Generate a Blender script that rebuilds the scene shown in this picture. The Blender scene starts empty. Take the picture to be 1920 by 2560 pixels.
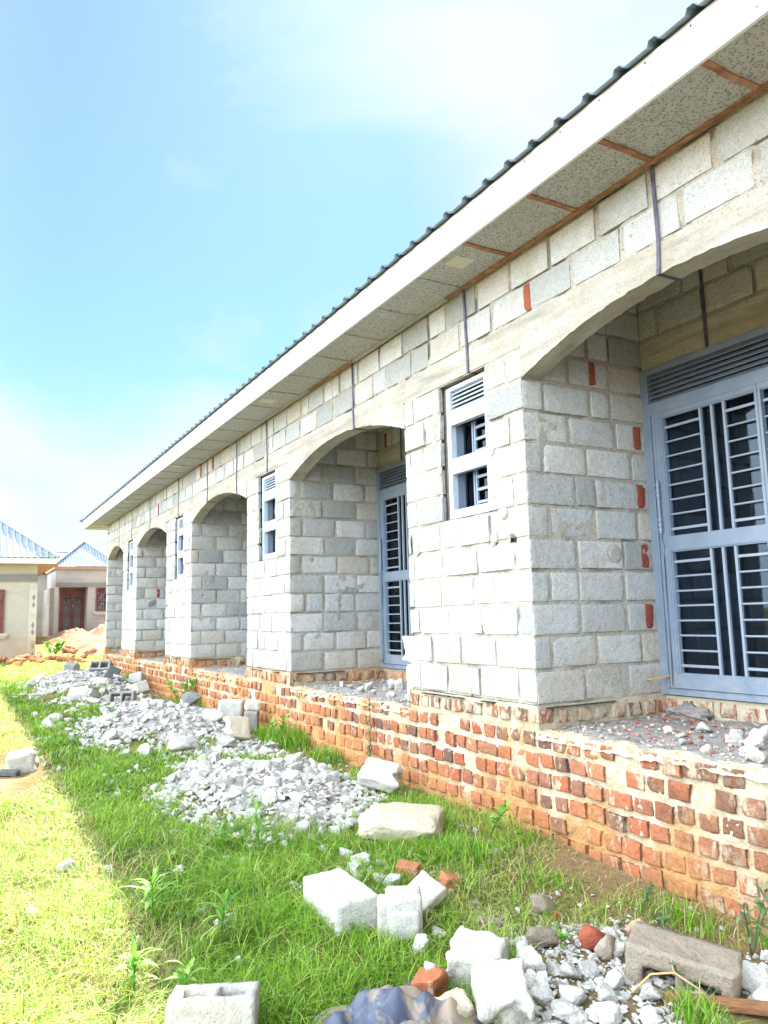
import bpy, bmesh, math, random
import numpy as np
from mathutils import Vector, Matrix, noise, Euler

# ------------------------------------------------------------------ camera, sky, sun, exposure
SC = bpy.context.scene
COL = SC.collection
CAM = Vector((4.036, -3.34, 0.596))
cd = bpy.data.cameras.new('camera')
cam = bpy.data.objects.new('camera', cd)
COL.objects.link(cam)
rt = Vector((0.48364848, 0.87491267, -0.02473813))
dn = Vector((-0.1295728, 0.0436179, -0.9906101))
fw = Vector((-0.8656183, 0.48231245, 0.13446061))
m = Matrix.Identity(4)
for i in range(3):
    m[i][0] = rt[i]; m[i][1] = -dn[i]; m[i][2] = -fw[i]; m[i][3] = CAM[i]
cam.matrix_world = m
cd.sensor_fit = 'VERTICAL'; cd.sensor_height = 36.0; cd.sensor_width = 27.0
cd.lens = 1924.0 / 2560.0 * 36.0
cd.clip_start = 0.05; cd.clip_end = 2000
SC.camera = cam

SUN_V = Vector((-0.9, 0.5, 1.0)).normalized()          # towards the sun
SUN_EL = math.asin(SUN_V.z); SUN_ROT = math.atan2(SUN_V.x, SUN_V.y)
world = bpy.data.worlds.new('World'); SC.world = world; world.use_nodes = True
nt = world.node_tree; nd = nt.nodes; lk = nt.links
sky = nd.new('ShaderNodeTexSky'); sky.sky_type = 'NISHITA'; sky.sun_disc = False
sky.sun_elevation = SUN_EL; sky.sun_rotation = SUN_ROT
sky.air_density = 1.0; sky.dust_density = 0.4; sky.ozone_density = 2.0; sky.altitude = 1100
bg = nd['Background']; bg.inputs[1].default_value = 0.07
tc = nd.new('ShaderNodeTexCoord')
mp = nd.new('ShaderNodeMapping'); mp.inputs['Scale'].default_value = (1.0, 1.0, 2.3)
mp.inputs['Location'].default_value = (0.35, 0.2, 0.1)
lk.new(tc.outputs['Generated'], mp.inputs[0])
nz = nd.new('ShaderNodeTexNoise'); nz.inputs['Scale'].default_value = 1.35; nz.inputs['Detail'].default_value = 8
nz.inputs['Roughness'].default_value = 0.5; nz.inputs['Distortion'].default_value = 0.35
lk.new(mp.outputs[0], nz.inputs['Vector'])
cr = nd.new('ShaderNodeValToRGB')
cr.color_ramp.elements[0].position = 0.38; cr.color_ramp.elements[1].position = 0.68
cr.color_ramp.elements[0].color = (0, 0, 0, 1); cr.color_ramp.elements[1].color = (1, 1, 1, 1)
lk.new(nz.outputs[0], cr.inputs[0])
# thicker cloud low down near the horizon, added fill cloud behind the viewer, one open blue gap ahead
sx = nd.new('ShaderNodeSeparateXYZ'); lk.new(tc.outputs['Generated'], sx.inputs[0])
def wmap(v, a, b, c, d):
    n = nd.new('ShaderNodeMapRange')
    n.interpolation_type = 'SMOOTHSTEP'
    for q, x in enumerate((a, b, c, d)): n.inputs[q + 1].default_value = x
    lk.new(v, n.inputs[0]); return n.outputs[0]
def wmath(op, a, b, cl=False):
    n = nd.new('ShaderNodeMath'); n.operation = op; n.use_clamp = cl
    for q, x in enumerate((a, b)):
        if isinstance(x, (int, float)): n.inputs[q].default_value = x
        else: lk.new(x, n.inputs[q])
    return n.outputs[0]
def wdot(v):
    n = nd.new('ShaderNodeVectorMath'); n.operation = 'DOT_PRODUCT'; n.inputs[1].default_value = v
    lk.new(tc.outputs['Generated'], n.inputs[0]); return n.outputs['Value']
GAP = Vector((-0.8778, 0.1043, 0.4675)).normalized()
gap = wmap(wdot(GAP), math.cos(math.radians(33)), math.cos(math.radians(6)), 0.0, 1.0)
wisp = wmath('SUBTRACT', nz.outputs[0], 0.5)
cov = wmath('ADD', wmath('SUBTRACT', 0.84, gap), wmath('MULTIPLY', wisp, 1.3), True)      # 0 open sky, 1 cloud
nz2 = nd.new('ShaderNodeTexNoise'); nz2.inputs['Scale'].default_value = 3.2; nz2.inputs['Detail'].default_value = 9; nz2.inputs['Roughness'].default_value = .5; nz2.inputs['Distortion'].default_value = .8
lk.new(mp.outputs[0], nz2.inputs['Vector'])
cov = wmath('ADD', cov, wmap(nz2.outputs[0], .42, .72, 0.0, .42), True)
cov = wmath('MAXIMUM', cov, 0.22)
cov = wmath('MAXIMUM', cov, wmap(wmath('ADD', sx.outputs[2], wmath('MULTIPLY', wmath('SUBTRACT', nz2.outputs[0], .5), .45)), 0.10, 0.44, 1.0, 0.0), True)
front = wmap(wdot(Vector((0.9, 0.1, 0.35)).normalized()), 0.35, 0.85, 0.0, 0.42)            # unseen cloud thinned towards the near end to keep bay side walls darker
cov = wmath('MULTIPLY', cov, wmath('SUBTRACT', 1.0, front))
behind = wmap(sx.outputs[1], 0.1, -0.6, 1.0, 6.8)                                        # unseen cloud bank, added and boosted behind the viewer to light the facade
tint = nd.new('ShaderNodeMixRGB'); tint.blend_type = 'MULTIPLY'; tint.inputs[0].default_value = 1
tint.inputs[2].default_value = (0.44, 0.69, 0.86, 1)
lk.new(sky.outputs[0], tint.inputs[1])
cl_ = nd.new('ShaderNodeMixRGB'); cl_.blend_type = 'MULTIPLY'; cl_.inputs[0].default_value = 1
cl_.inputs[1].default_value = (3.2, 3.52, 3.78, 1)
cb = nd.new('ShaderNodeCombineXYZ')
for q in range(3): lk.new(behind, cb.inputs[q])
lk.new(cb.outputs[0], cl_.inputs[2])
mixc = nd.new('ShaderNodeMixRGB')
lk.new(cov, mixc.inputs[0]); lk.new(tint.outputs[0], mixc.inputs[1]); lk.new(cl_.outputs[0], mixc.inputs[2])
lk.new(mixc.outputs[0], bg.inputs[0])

sd = bpy.data.lights.new('sun', 'SUN'); sd.energy = 5.0; sd.angle = math.radians(0.5); sd.color = (1.0, 0.95, 0.85)
sun = bpy.data.objects.new('sun', sd); COL.objects.link(sun)
sun.rotation_euler = SUN_V.to_track_quat('Z', 'Y').to_euler()
sun.location = (0, 0, 30)
SC.view_settings.view_transform = 'Standard'; SC.view_settings.look = 'None'
SC.view_settings.exposure = 2.1; SC.view_settings.gamma = 1.0

R = random.Random(7)
NP = np.random.default_rng(11)

# ------------------------------------------------------------------ helpers
def fb(x, y, z, o=3):
    return noise.fractal(Vector((x, y, z)), 1.0, 2.0, o)
def ns(x, y, z):
    return noise.noise(Vector((x, y, z)))

def tag(o, label=None, cat=None, group=None, kind=None):
    if label: o['label'] = label
    if cat: o['category'] = cat
    if group: o['group'] = group
    if kind: o['kind'] = kind
    return o
def empty(name, loc, label, cat, group=None, rz=0):
    o = bpy.data.objects.new(name, None); COL.objects.link(o)
    o.location = loc; o.rotation_euler = (0, 0, rz); o.empty_display_size = 0.2
    return tag(o, label, cat, group)

class MB:
    def __init__(s):
        s.v = []; s.f = []; s.m = []; s.s = []
    def add(s, vs, fs, mat=0, smooth=False):
        o = len(s.v); s.v.extend(vs)
        for f in fs:
            s.f.append(tuple(i + o for i in f)); s.m.append(mat); s.s.append(smooth)
    def box(s, x0, x1, y0, y1, z0, z1, mat=0):
        vs = [(x, y, z) for x in (x0, x1) for y in (y0, y1) for z in (z0, z1)]
        s.add(vs, [(0, 1, 3, 2), (4, 6, 7, 5), (0, 4, 5, 1), (2, 3, 7, 6), (0, 2, 6, 4), (1, 5, 7, 3)], mat)
    def obox(s, c, ax, half, mat=0):
        c = Vector(c)
        vs = []
        for a in (-1, 1):
            for b in (-1, 1):
                for d in (-1, 1):
                    vs.append(tuple(c + ax[0] * (a * half[0]) + ax[1] * (b * half[1]) + ax[2] * (d * half[2])))
        s.add(vs, [(0, 1, 3, 2), (4, 6, 7, 5), (0, 4, 5, 1), (2, 3, 7, 6), (0, 2, 6, 4), (1, 5, 7, 3)], mat)
    def tube(s, pts, rad, n=8, mat=0, cap=True, smooth=True):
        pts = [Vector(p) for p in pts]
        if not isinstance(rad, (list, tuple)): rad = [rad] * len(pts)
        vs = []
        up = Vector((0, 0, 1))
        for i, p in enumerate(pts):
            d = (pts[min(i + 1, len(pts) - 1)] - pts[max(i - 1, 0)]).normalized()
            a = d.cross(up)
            if a.length < 1e-3: a = d.cross(Vector((1, 0, 0)))
            a.normalize(); b = d.cross(a)
            for k in range(n):
                t = 2 * math.pi * k / n
                vs.append(tuple(p + (a * math.cos(t) + b * math.sin(t)) * rad[i]))
        fs = []
        for i in range(len(pts) - 1):
            for k in range(n):
                fs.append((i * n + k, i * n + (k + 1) % n, (i + 1) * n + (k + 1) % n, (i + 1) * n + k))
        s.add(vs, fs, mat, smooth)
        if cap:
            s.add(vs[:n], [tuple(range(n))[::-1]], mat); s.add(vs[-n:], [tuple(range(n))], mat)
    def build(s, name, mats, parent=None, loc=None):
        me = bpy.data.meshes.new(name)
        me.from_pydata(s.v, [], s.f)
        if not isinstance(mats, (list, tuple)): mats = [mats]
        for mt in mats: me.materials.append(mt)
        me.polygons.foreach_set('material_index', s.m)
        me.polygons.foreach_set('use_smooth', s.s)
        me.update()
        o = bpy.data.objects.new(name, me); COL.objects.link(o)
        if parent: o.parent = parent
        if loc: o.location = loc
        return o

# ------------------------------------------------------------------ materials
class Mat:
    def __init__(s, name, rough=0.9, spec=0.2):
        s.mat = bpy.data.materials.new(name); s.mat.use_nodes = True
        s.t = s.mat.node_tree; s.n = s.t.nodes; s.l = s.t.links
        s.b = s.n['Principled BSDF']
        s.b.inputs['Roughness'].default_value = rough
        s.b.inputs['Specular IOR Level'].default_value = spec
        s.geo = s.n.new('ShaderNodeNewGeometry'); s.tc = s.n.new('ShaderNodeTexCoord')
        s.pos = s.geo.outputs['Position']; s.obj = s.tc.outputs['Object']
    def noise(s, scale, detail=4, rough=0.6, vec=None, dist=0.0, stretch=None):
        n = s.n.new('ShaderNodeTexNoise'); n.inputs['Scale'].default_value = scale
        n.inputs['Detail'].default_value = detail; n.inputs['Roughness'].default_value = rough
        n.inputs['Distortion'].default_value = dist
        v = vec or s.obj
        if stretch:
            mpn = s.n.new('ShaderNodeMapping'); mpn.inputs['Scale'].default_value = stretch
            s.l.new(v, mpn.inputs[0]); v = mpn.outputs[0]
        s.l.new(v, n.inputs['Vector']); return n.outputs[0]
    def voro(s, scale, vec=None, feat='F1', out=0):
        n = s.n.new('ShaderNodeTexVoronoi'); n.feature = feat; n.inputs['Scale'].default_value = scale
        s.l.new(vec or s.obj, n.inputs['Vector']); return n.outputs[out]
    def ramp(s, fac, stops, interp='LINEAR'):
        r = s.n.new('ShaderNodeValToRGB'); e = r.color_ramp.elements; r.color_ramp.interpolation = interp
        while len(e) < len(stops): e.new(0.5)
        for k, (p, c) in enumerate(stops):
            e[k].position = p; e[k].color = (c, c, c, 1) if isinstance(c, (int, float)) else (*c, 1)
        s.l.new(fac, r.inputs[0]); return r.outputs[0]
    def mix(s, fac, a, b, mode='MIX'):
        n = s.n.new('ShaderNodeMixRGB'); n.blend_type = mode
        for k, x in ((0, fac), (1, a), (2, b)):
            if isinstance(x, (int, float)): n.inputs[k].default_value = x if k == 0 else (x, x, x, 1)
            elif isinstance(x, tuple): n.inputs[k].default_value = (*x, 1)
            else: s.l.new(x, n.inputs[k])
        return n.outputs[0]
    def math(s, op, a, b=0.0, clamp=False):
        n = s.n.new('ShaderNodeMath'); n.operation = op; n.use_clamp = clamp
        for k, x in ((0, a), (1, b)):
            if isinstance(x, (int, float)): n.inputs[k].default_value = x
            else: s.l.new(x, n.inputs[k])
        return n.outputs[0]
    def mapr(s, v, a, b, c=0.0, d=1.0):
        n = s.n.new('ShaderNodeMapRange')
        for k, x in enumerate((a, b, c, d)): n.inputs[k + 1].default_value = x
        s.l.new(v, n.inputs[0]); return n.outputs[0]
    def island(s): return s.geo.outputs['Random Per Island']
    def objrand(s):
        n = s.n.new('ShaderNodeObjectInfo'); return n.outputs['Random']
    def sep(s, v, k):
        n = s.n.new('ShaderNodeSeparateXYZ'); s.l.new(v, n.inputs[0]); return n.outputs[k]
    def bump(s, h, strength=0.4, dist=0.01, prev=None):
        n = s.n.new('ShaderNodeBump'); n.inputs['Strength'].default_value = strength; n.inputs['Distance'].default_value = dist
        s.l.new(h, n.inputs['Height'])
        if prev is not None: s.l.new(prev, n.inputs['Normal'])
        s.l.new(n.outputs[0], s.b.inputs['Normal']); return n.outputs[0]
    def color(s, c):
        if isinstance(c, tuple): s.b.inputs['Base Color'].default_value = (*c, 1)
        else: s.l.new(c, s.b.inputs['Base Color'])
        return s
def attr(M_, name):
    n = M_.n.new('ShaderNodeAttribute'); n.attribute_name = name; return n

def concrete_like(name, lo, hi, isl=True, pits=0.55, scale=1.0, src='isl', stain=(0.40, 0.36, 0.29)):
    k = Mat(name, 0.95, 0.12)
    vec = k.pos
    r = k.island() if src == 'isl' else k.objrand()
    if name == 'concrete_block':
        c = k.ramp(r, [(0, (.35, .37, .37)), (.25, (.46, .48, .48)), (.55, (.54, .555, .55)), (.88, (.61, .62, .61)), (1, (.50, .465, .40))])
    else: c = k.mix(r, lo, hi)
    big = k.noise(3.0 * scale, 5, 0.6, vec)
    c = k.mix(k.ramp(big, [(0.45, 0.0), (0.75, 0.5)]), c, stain)
    if name == 'concrete_block':
        dz = k.math('ADD', k.mapr(k.sep(vec, 2), .55, -.05, 0.0, .38), k.math('MULTIPLY', big, .7)); c = k.mix(k.ramp(dz, [(.42, 0.0), (.8, .75)]), c, (.50, .435, .34))
    gr = k.noise(95 * scale, 3, 0.7, vec)
    c = k.mix(k.ramp(gr, [(0.34, pits), (0.47, 0.0)]), c, (0.13, 0.125, 0.115))
    md = k.noise(22 * scale, 4, 0.65, vec)
    c = k.mix(0.35, c, k.ramp(md, [(0.3, 0.55), (0.6, 1.0)]), 'MULTIPLY')
    k.color(c)
    b1 = k.bump(md, 0.7, 0.016)
    k.bump(gr, 0.8, 0.007, b1)
    return k

MT = {}
MT['block'] = concrete_like('concrete_block', (0.41, 0.435, 0.435), (0.60, 0.61, 0.60)).mat
k = concrete_like('mortar', (0.42, 0.395, 0.345), (0.47, 0.44, 0.385), pits=0.75, stain=(0.42, 0.36, 0.27)); MT['mortar'] = k.mat
# cast concrete of the arched beam
k = Mat('cast_concrete', 0.9, 0.15)
st = k.noise(5.0, 5, 0.6, k.pos, 0.3, (0.25, 1.0, 2.2))
c = k.ramp(st, [(0.3, (0.27, 0.255, 0.22)), (0.48, (0.40, 0.38, 0.335)), (0.7, (0.50, 0.485, 0.44))])
fs = k.noise(2.0, 6, 0.7, k.pos)
c = k.mix(k.ramp(fs, [(0.46, 0.0), (0.68, 0.7)]), c, (0.30, 0.26, 0.19))
gr = k.noise(70, 4, 0.7, k.pos); c = k.mix(k.ramp(gr, [(0.34, 0.7), (0.44, 0.0)]), c, (0.2, 0.17, 0.12))
k.color(c); b = k.bump(st, 0.6, 0.03); k.bump(gr, 0.6, 0.008, b); MT['cast'] = k.mat
# bricks
k = Mat('clay_brick', 0.92, 0.12)
c = k.ramp(k.island(), [(0.0, (0.37, 0.115, 0.06)), (0.28, (0.46, 0.165, 0.085)), (0.5, (0.31, 0.12, 0.08)), (0.62, (0.50, 0.215, 0.115)), (0.8, (0.22, 0.115, 0.085)), (1.0, (0.15, 0.09, 0.07))])
sm = k.noise(16, 5, 0.7, k.pos, 0.6, (1, 1, 0.45))
zz = k.sep(k.pos, 2); xx = k.sep(k.pos, 0)
near = k.mapr(xx, -0.2, 1.6, 0.04, -0.035)
hi_ = k.mapr(zz, -0.28, -0.14, 0.0, 0.13)
smf = k.math('ADD', k.math('SUBTRACT', sm, near), hi_)
c = k.mix(k.ramp(smf, [(0.54, 0.0), (0.62, 0.85)]), c, (0.58, 0.51, 0.38))
dk = k.math('ADD', k.mapr(xx, 0.1, 1.3, -0.12, 0.14), k.noise(3.2, 3, 0.6, k.pos))
c = k.mix(k.ramp(dk, [(0.5, 0.0), (0.66, 0.75)]), c, k.mix(k.island(), (0.13, 0.075, 0.055), (0.27, 0.125, 0.075)))
clay = k.noise(1.6, 4, 0.6, k.pos)
lowm = k.math('ADD', k.mapr(zz, -0.75, -0.45, 0.25, 0.0), clay)
farm = k.mapr(xx, -1.0, -4.5, 0.0, 0.16)
c = k.mix(k.ramp(k.math('ADD', lowm, farm), [(0.55, 0.0), (0.75, 0.8)]), c, (0.50, 0.225, 0.09))
md = k.noise(45, 4, 0.7, k.pos); c = k.mix(0.6, c, k.ramp(md, [(0.3, 0.45), (0.62, 1.0)]), 'MULTIPLY')
k.color(c); k.bump(md, 0.9, 0.014); MT['brick'] = k.mat
# loose red brick
k = Mat('loose_brick', 0.92, 0.12)
md = k.noise(40, 4, 0.7); c = k.mix(k.objrand(), (0.42, 0.15, 0.075), (0.52, 0.25, 0.14))
c = k.mix(0.5, c, k.ramp(md, [(0.3, 0.5), (0.62, 1.0)]), 'MULTIPLY')
ms = k.noise(12, 4, 0.7); c = k.mix(k.ramp(ms, [(0.58, 0.0), (0.68, 0.8)]), c, (0.6, 0.5, 0.38))
k.color(c); k.bump(md, 0.6, 0.01); MT['lbrick'] = k.mat
# mortar of the plinth
k = Mat('plinth_mortar', 0.95, 0.1)
a1 = k.noise(9, 6, 0.65, k.pos); c = k.ramp(a1, [(0.3, (0.38, 0.31, 0.20)), (0.5, (0.55, 0.475, 0.345)), (0.7, (0.64, 0.58, 0.46))])
clay = k.noise(1.6, 4, 0.6, k.pos)
zz = k.sep(k.pos, 2); xx = k.sep(k.pos, 0)
lowm = k.math('ADD', k.mapr(zz, -0.78, -0.42, 0.32, 0.0), clay)
farm = k.mapr(xx, -1.0, -4.5, 0.0, 0.14)
c = k.mix(k.ramp(k.math('ADD', lowm, farm), [(0.55, 0.0), (0.72, 0.88)]), c, (0.52, 0.265, 0.10))
grn = k.math('ADD', k.mapr(zz, -0.86, -0.66, 0.3, 0.0), k.noise(4, 4, 0.6, k.pos))
c = k.mix(k.ramp(grn, [(0.68, 0.0), (0.85, 0.6)]), c, (0.16, 0.13, 0.045))
g2 = k.noise(70, 4, 0.7, k.pos); c = k.mix(0.45, c, k.ramp(g2, [(0.3, 0.5), (0.55, 1.0)]), 'MULTIPLY')
k.color(c); b = k.bump(a1, 0.7, 0.03); k.bump(g2, 0.9, 0.012, b); MT['pmortar'] = k.mat
# fascia, soffit, timber, metals
k = Mat('white_fascia_board', 0.45, 0.4); k.color(k.ramp(k.noise(3, 3, 0.5, k.pos), [(0.3, (0.70, 0.73, 0.77)), (0.7, (0.78, 0.80, 0.83))])); MT['fascia'] = k.mat
k = Mat('roughcast_soffit', 0.95, 0.1)
v1 = k.voro(62, k.pos); n1 = k.noise(42, 4, 0.75, k.pos, 1.2)
hh = k.math('ADD', v1, n1)
c = k.ramp(hh, [(0.45, (0.10, 0.105, 0.112)), (0.8, (0.33, 0.345, 0.365)), (1.15, (0.50, 0.515, 0.53))])
c = k.mix(k.ramp(k.noise(2.5, 5, 0.6, k.pos), [(0.45, 0.0), (0.7, 0.25)]), c, (0.42, 0.37, 0.29))
k.color(c); k.bump(hh, 0.9, 0.012); MT['soffit'] = k.mat
k = Mat('raw_timber', 0.8, 0.2)
w = k.noise(14, 4, 0.6, k.pos, 0.4, (1, 1, 6)); k.color(k.ramp(w, [(0.3, (0.17, 0.08, 0.05)), (0.55, (0.33, 0.175, 0.115)), (0.75, (0.47, 0.30, 0.20))])); k.bump(w, 0.3, 0.004); MT['timber'] = k.mat
k = Mat('pale_timber', 0.8, 0.2)
w = k.noise(30, 4, 0.6, None, 0.4, (1, 8, 8)); k.color(k.ramp(w, [(0.3, (0.36, 0.22, 0.10)), (0.7, (0.58, 0.42, 0.24))])); k.bump(w, 0.3, 0.004); MT['paletimber'] = k.mat
k = Mat('brown_plank', 0.8, 0.2)
w = k.noise(20, 4, 0.6, None, 0.4, (1, 9, 9)); k.color(k.ramp(w, [(0.3, (0.16, 0.07, 0.035)), (0.7, (0.36, 0.18, 0.09))])); k.bump(w, 0.4, 0.005); MT['plank'] = k.mat
k = Mat('grey_blue_paint', 0.34, 0.45)
pn = k.noise(6, 5, 0.6, k.pos); dz_ = k.math('MULTIPLY', k.mapr(k.sep(k.pos, 2), .45, 0, .12, 1.0), k.ramp(k.noise(9, 6, .7, k.pos), [(.42, 0.0), (.7, .55)])); k.color(k.mix(dz_, k.ramp(pn, [(0.35, (0.165, 0.215, 0.29)), (0.65, (0.20, 0.255, 0.335))]), (.40, .37, .33))); MT['paint'] = k.mat
k = Mat('grille_paint', 0.34, 0.45); k.color((0.25, 0.30, 0.37)); MT['gpaint'] = k.mat
k.l.new(k.ramp(pn, [(0.3, 0.28), (0.7, 0.42)]), k.b.inputs['Roughness'])
k = Mat('grey_blue_paint_lit', 0.38, 0.4); k.color(k.ramp(k.noise(8, 4, 0.6, k.pos), [(0.35, (0.46, 0.53, 0.62)), (0.65, (0.52, 0.59, 0.68))])); MT['litpaint'] = k.mat  # door paint lightened for the windows: brighter daylight put into the colour
k = Mat('hoop_iron', 0.5, 0.4); k.color(k.ramp(k.noise(14, 4, 0.6, k.pos), [(0.35, (0.05, 0.045, 0.085)), (0.7, (0.13, 0.115, 0.175))])); MT['strap'] = k.mat
k = Mat('black_plastic', 0.4, 0.4); k.color((0.03, 0.035, 0.04)); MT['dpc'] = k.mat
k = Mat('roof_sheet', 0.32, 0.5); k.b.inputs['Metallic'].default_value = 0.35; k.color((0.20, 0.27, 0.34)); MT['roof'] = k.mat
k = Mat('galvanised_roof', 0.55, 0.3); k.b.inputs['Metallic'].default_value = 0.2
k.color(k.ramp(k.noise(2.2, 3, 0.5, k.pos), [(0.3, (0.27, 0.32, 0.39)), (0.7, (0.35, 0.40, 0.46))])); MT['galv'] = k.mat
k = Mat('window_vent', 0.8); k.color((0.62, 0.62, 0.56)); MT['vent'] = k.mat
# glass
k = Mat('tinted_glass'); k.n.remove(k.b)
tr = k.n.new('ShaderNodeBsdfTransparent'); tr.inputs[0].default_value = (0.55, 0.63, 0.72, 1)
gl = k.n.new('ShaderNodeBsdfGlossy'); gl.inputs['Roughness'].default_value = 0.03; gl.inputs[0].default_value = (0.8, 0.9, 1, 1)
fr = k.n.new('ShaderNodeFresnel'); fr.inputs[0].default_value = 1.35
ms = k.n.new('ShaderNodeMixShader'); k.l.new(fr.outputs[0], ms.inputs[0]); k.l.new(tr.outputs[0], ms.inputs[1]); k.l.new(gl.outputs[0], ms.inputs[2])
k.l.new(ms.outputs[0], k.n['Material Output'].inputs[0]); MT['glass'] = k.mat
# plaster of neighbours
def plaster(name, a, b, st):
    k = Mat(name, 0.92, 0.12)
    n1 = k.noise(0.7, 6, 0.65, k.pos, 0.3); n2 = k.noise(2.0, 4, 0.6, k.pos, 0, (0.2, 0.2, 2.5))
    c = k.mix(k.ramp(n1, [(0.38, 0.0), (0.65, 1.0)]), a, b)
    c = k.mix(k.ramp(n2, [(0.5, 0.0), (0.75, 0.5)]), c, st)
    z = k.sep(k.pos, 2); c = k.mix(k.math('MULTIPLY', k.mapr(z, 0.5, -0.3, 0, 1), n1), c, (0.50, 0.30, 0.17))
    k.color(c); k.bump(k.noise(40, 3, 0.6, k.pos), 0.3, 0.01); return k.mat
MT['plast1'] = plaster('cream_plaster', (0.55, 0.525, 0.475), (0.45, 0.425, 0.385), (0.36, 0.33, 0.29))
MT['plast2'] = plaster('grey_plaster', (0.50, 0.46, 0.42), (0.37, 0.34, 0.325), (0.28, 0.255, 0.25))
MT['band'] = plaster('grey_moulding', (0.33, 0.32, 0.31), (0.26, 0.255, 0.25), (0.2, 0.2, 0.2))
MT['quoin'] = plaster('pale_quoin', (0.62, 0.60, 0.55), (0.55, 0.53, 0.48), (0.45, 0.42, 0.38))
k = Mat('orange_fascia', 0.7); k.color((0.48, 0.27, 0.17)); MT['ofascia'] = k.mat
k = Mat('tan_boards', 0.7); w = k.noise(3, 4, 0.6, k.pos, 0.2, (0.2, 6, 1)); k.color(k.ramp(w, [(0.3, (0.36, 0.235, 0.15)), (0.7, (0.48, 0.34, 0.23))])); MT['tan'] = k.mat
k = Mat('red_brown_paint', 0.5, 0.3); k.color(k.ramp(k.noise(5, 4, 0.6, k.pos), [(0.3, (0.15, 0.04, 0.045)), (0.7, (0.25, 0.10, 0.10))])); MT['redpaint'] = k.mat
k = Mat('dark_glass', 0.12, 0.5); k.color((0.012, 0.014, 0.02)); MT['dark'] = k.mat
k = Mat('scroll_iron', 0.5, 0.4); k.color((0.30, 0.28, 0.30)); MT['scroll'] = k.mat
# soil and rubble
k = Mat('ground_soil', 0.97, 0.08)
n1 = k.noise(1.1, 6, 0.65, k.pos); n2 = k.noise(14, 5, 0.7, k.pos); n3 = k.noise(90, 3, 0.7, k.pos)
c = k.ramp(n1, [(0.35, (0.115, 0.105, 0.03)), (0.5, (0.175, 0.13, 0.06)), (0.68, (0.30, 0.215, 0.125))])
y = k.sep(k.pos, 1); x = k.sep(k.pos, 0)
wallm = k.math('ADD', k.mapr(y, -0.75, -0.15, 0.0, 0.5), k.math('MULTIPLY', n1, 0.6))
c = k.mix(k.ramp(wallm, [(0.35, 0.0), (0.75, 0.8)]), c, (0.27, 0.175, 0.095))
c = k.mix(0.6, c, k.ramp(n2, [(0.3, 0.45), (0.65, 1.15)]), 'MULTIPLY')
farg = k.mapr(x, -15, -19, 0.0, 1.0)
c = k.mix(k.math('MULTIPLY', farg, 0.75), c, k.mix(n1, (0.20, 0.21, 0.05), (0.30, 0.27, 0.10)))
k.color(c); b = k.bump(n2, 0.6, 0.04); k.bump(n3, 0.5, 0.01, b); MT['soil'] = k.mat
k = Mat('orange_earth', 0.97, 0.08)
n1 = k.noise(2, 6, 0.65, k.pos); n2 = k.noise(20, 5, 0.7, k.pos)
c = k.ramp(n1, [(0.3, (0.36, 0.22, 0.14)), (0.6, (0.47, 0.33, 0.23)), (0.8, (0.55, 0.43, 0.33))]); c = k.mix(0.5, c, k.ramp(n2, [(0.3, 0.5), (0.65, 1.1)]), 'MULTIPLY')
k.color(c); k.bump(n2, 0.7, 0.05); MT['earth'] = k.mat
k = Mat('rubble_dust', 0.97, 0.08)
n1 = k.noise(6, 6, 0.65, k.pos); n2 = k.noise(60, 5, 0.75, k.pos); rd = k.noise(3.1, 5, 0.7, k.pos)
c = k.ramp(n1, [(0.3, (0.20, 0.19, 0.178)), (0.55, (0.38, 0.365, 0.345)), (0.75, (0.50, 0.48, 0.45))])
c = k.mix(k.ramp(rd, [(0.5, 0.0), (0.66, 0.6)]), c, (0.36, 0.20, 0.15))
c = k.mix(0.65, c, k.ramp(n2, [(0.3, 0.4), (0.62, 1.1)]), 'MULTIPLY')
k.color(c); b = k.bump(n1, 0.5, 0.03); k.bump(n2, 0.8, 0.015, b); MT['dust'] = k.mat
MT['chunk'] = concrete_like('broken_concrete', (0.40, 0.395, 0.38), (0.76, 0.745, 0.705), src='obj', pits=0.4, stain=(0.46, 0.39, 0.28), scale=1.3).mat
MT['pale'] = concrete_like('pale_block', (0.53, 0.52, 0.485), (0.58, 0.565, 0.525), src='obj', pits=0.3, stain=(0.52, 0.43, 0.28)).mat
MT['yellowed'] = concrete_like('yellowed_slab', (0.56, 0.50, 0.38), (0.60, 0.54, 0.42), src='obj', pits=0.4, stain=(0.45, 0.30, 0.12)).mat
MT['greychunk'] = concrete_like('dark_grey_concrete', (0.12, 0.13, 0.135), (0.24, 0.245, 0.245), src='obj', pits=0.4, stain=(0.2, 0.18, 0.15)).mat
MT['midgrey'] = concrete_like('grey_concrete', (0.25, 0.25, 0.245), (0.36, 0.355, 0.34), src='obj', pits=0.4, stain=(0.28, 0.25, 0.2)).mat
MT['brownst'] = concrete_like('brown_stone', (0.28, 0.235, 0.185), (0.36, 0.305, 0.24), src='obj', pits=0.5, stain=(0.2, 0.14, 0.09)).mat
MT['redst'] = concrete_like('red_stone', (0.33, 0.085, 0.05), (0.36, 0.10, 0.06), src='obj', pits=0.3, stain=(0.24, 0.07, 0.045)).mat
MT['inbrick'] = concrete_like('inset_red_brick', (0.27, 0.06, 0.042), (0.37, 0.105, 0.06), pits=.5, stain=(.22, .06, .05)).mat
MT['frag'] = concrete_like('crushed_concrete', (0.34, 0.335, 0.32), (0.72, 0.705, 0.665), src='isl', pits=0.4).mat
k = Mat('crushed_red', 0.95, 0.1)
c = k.ramp(k.island(), [(0.0, (0.40, 0.09, 0.05)), (0.35, (0.42, 0.26, 0.2)), (0.6, (0.50, 0.46, 0.42)), (1.0, (0.40, 0.38, 0.35))])
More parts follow.
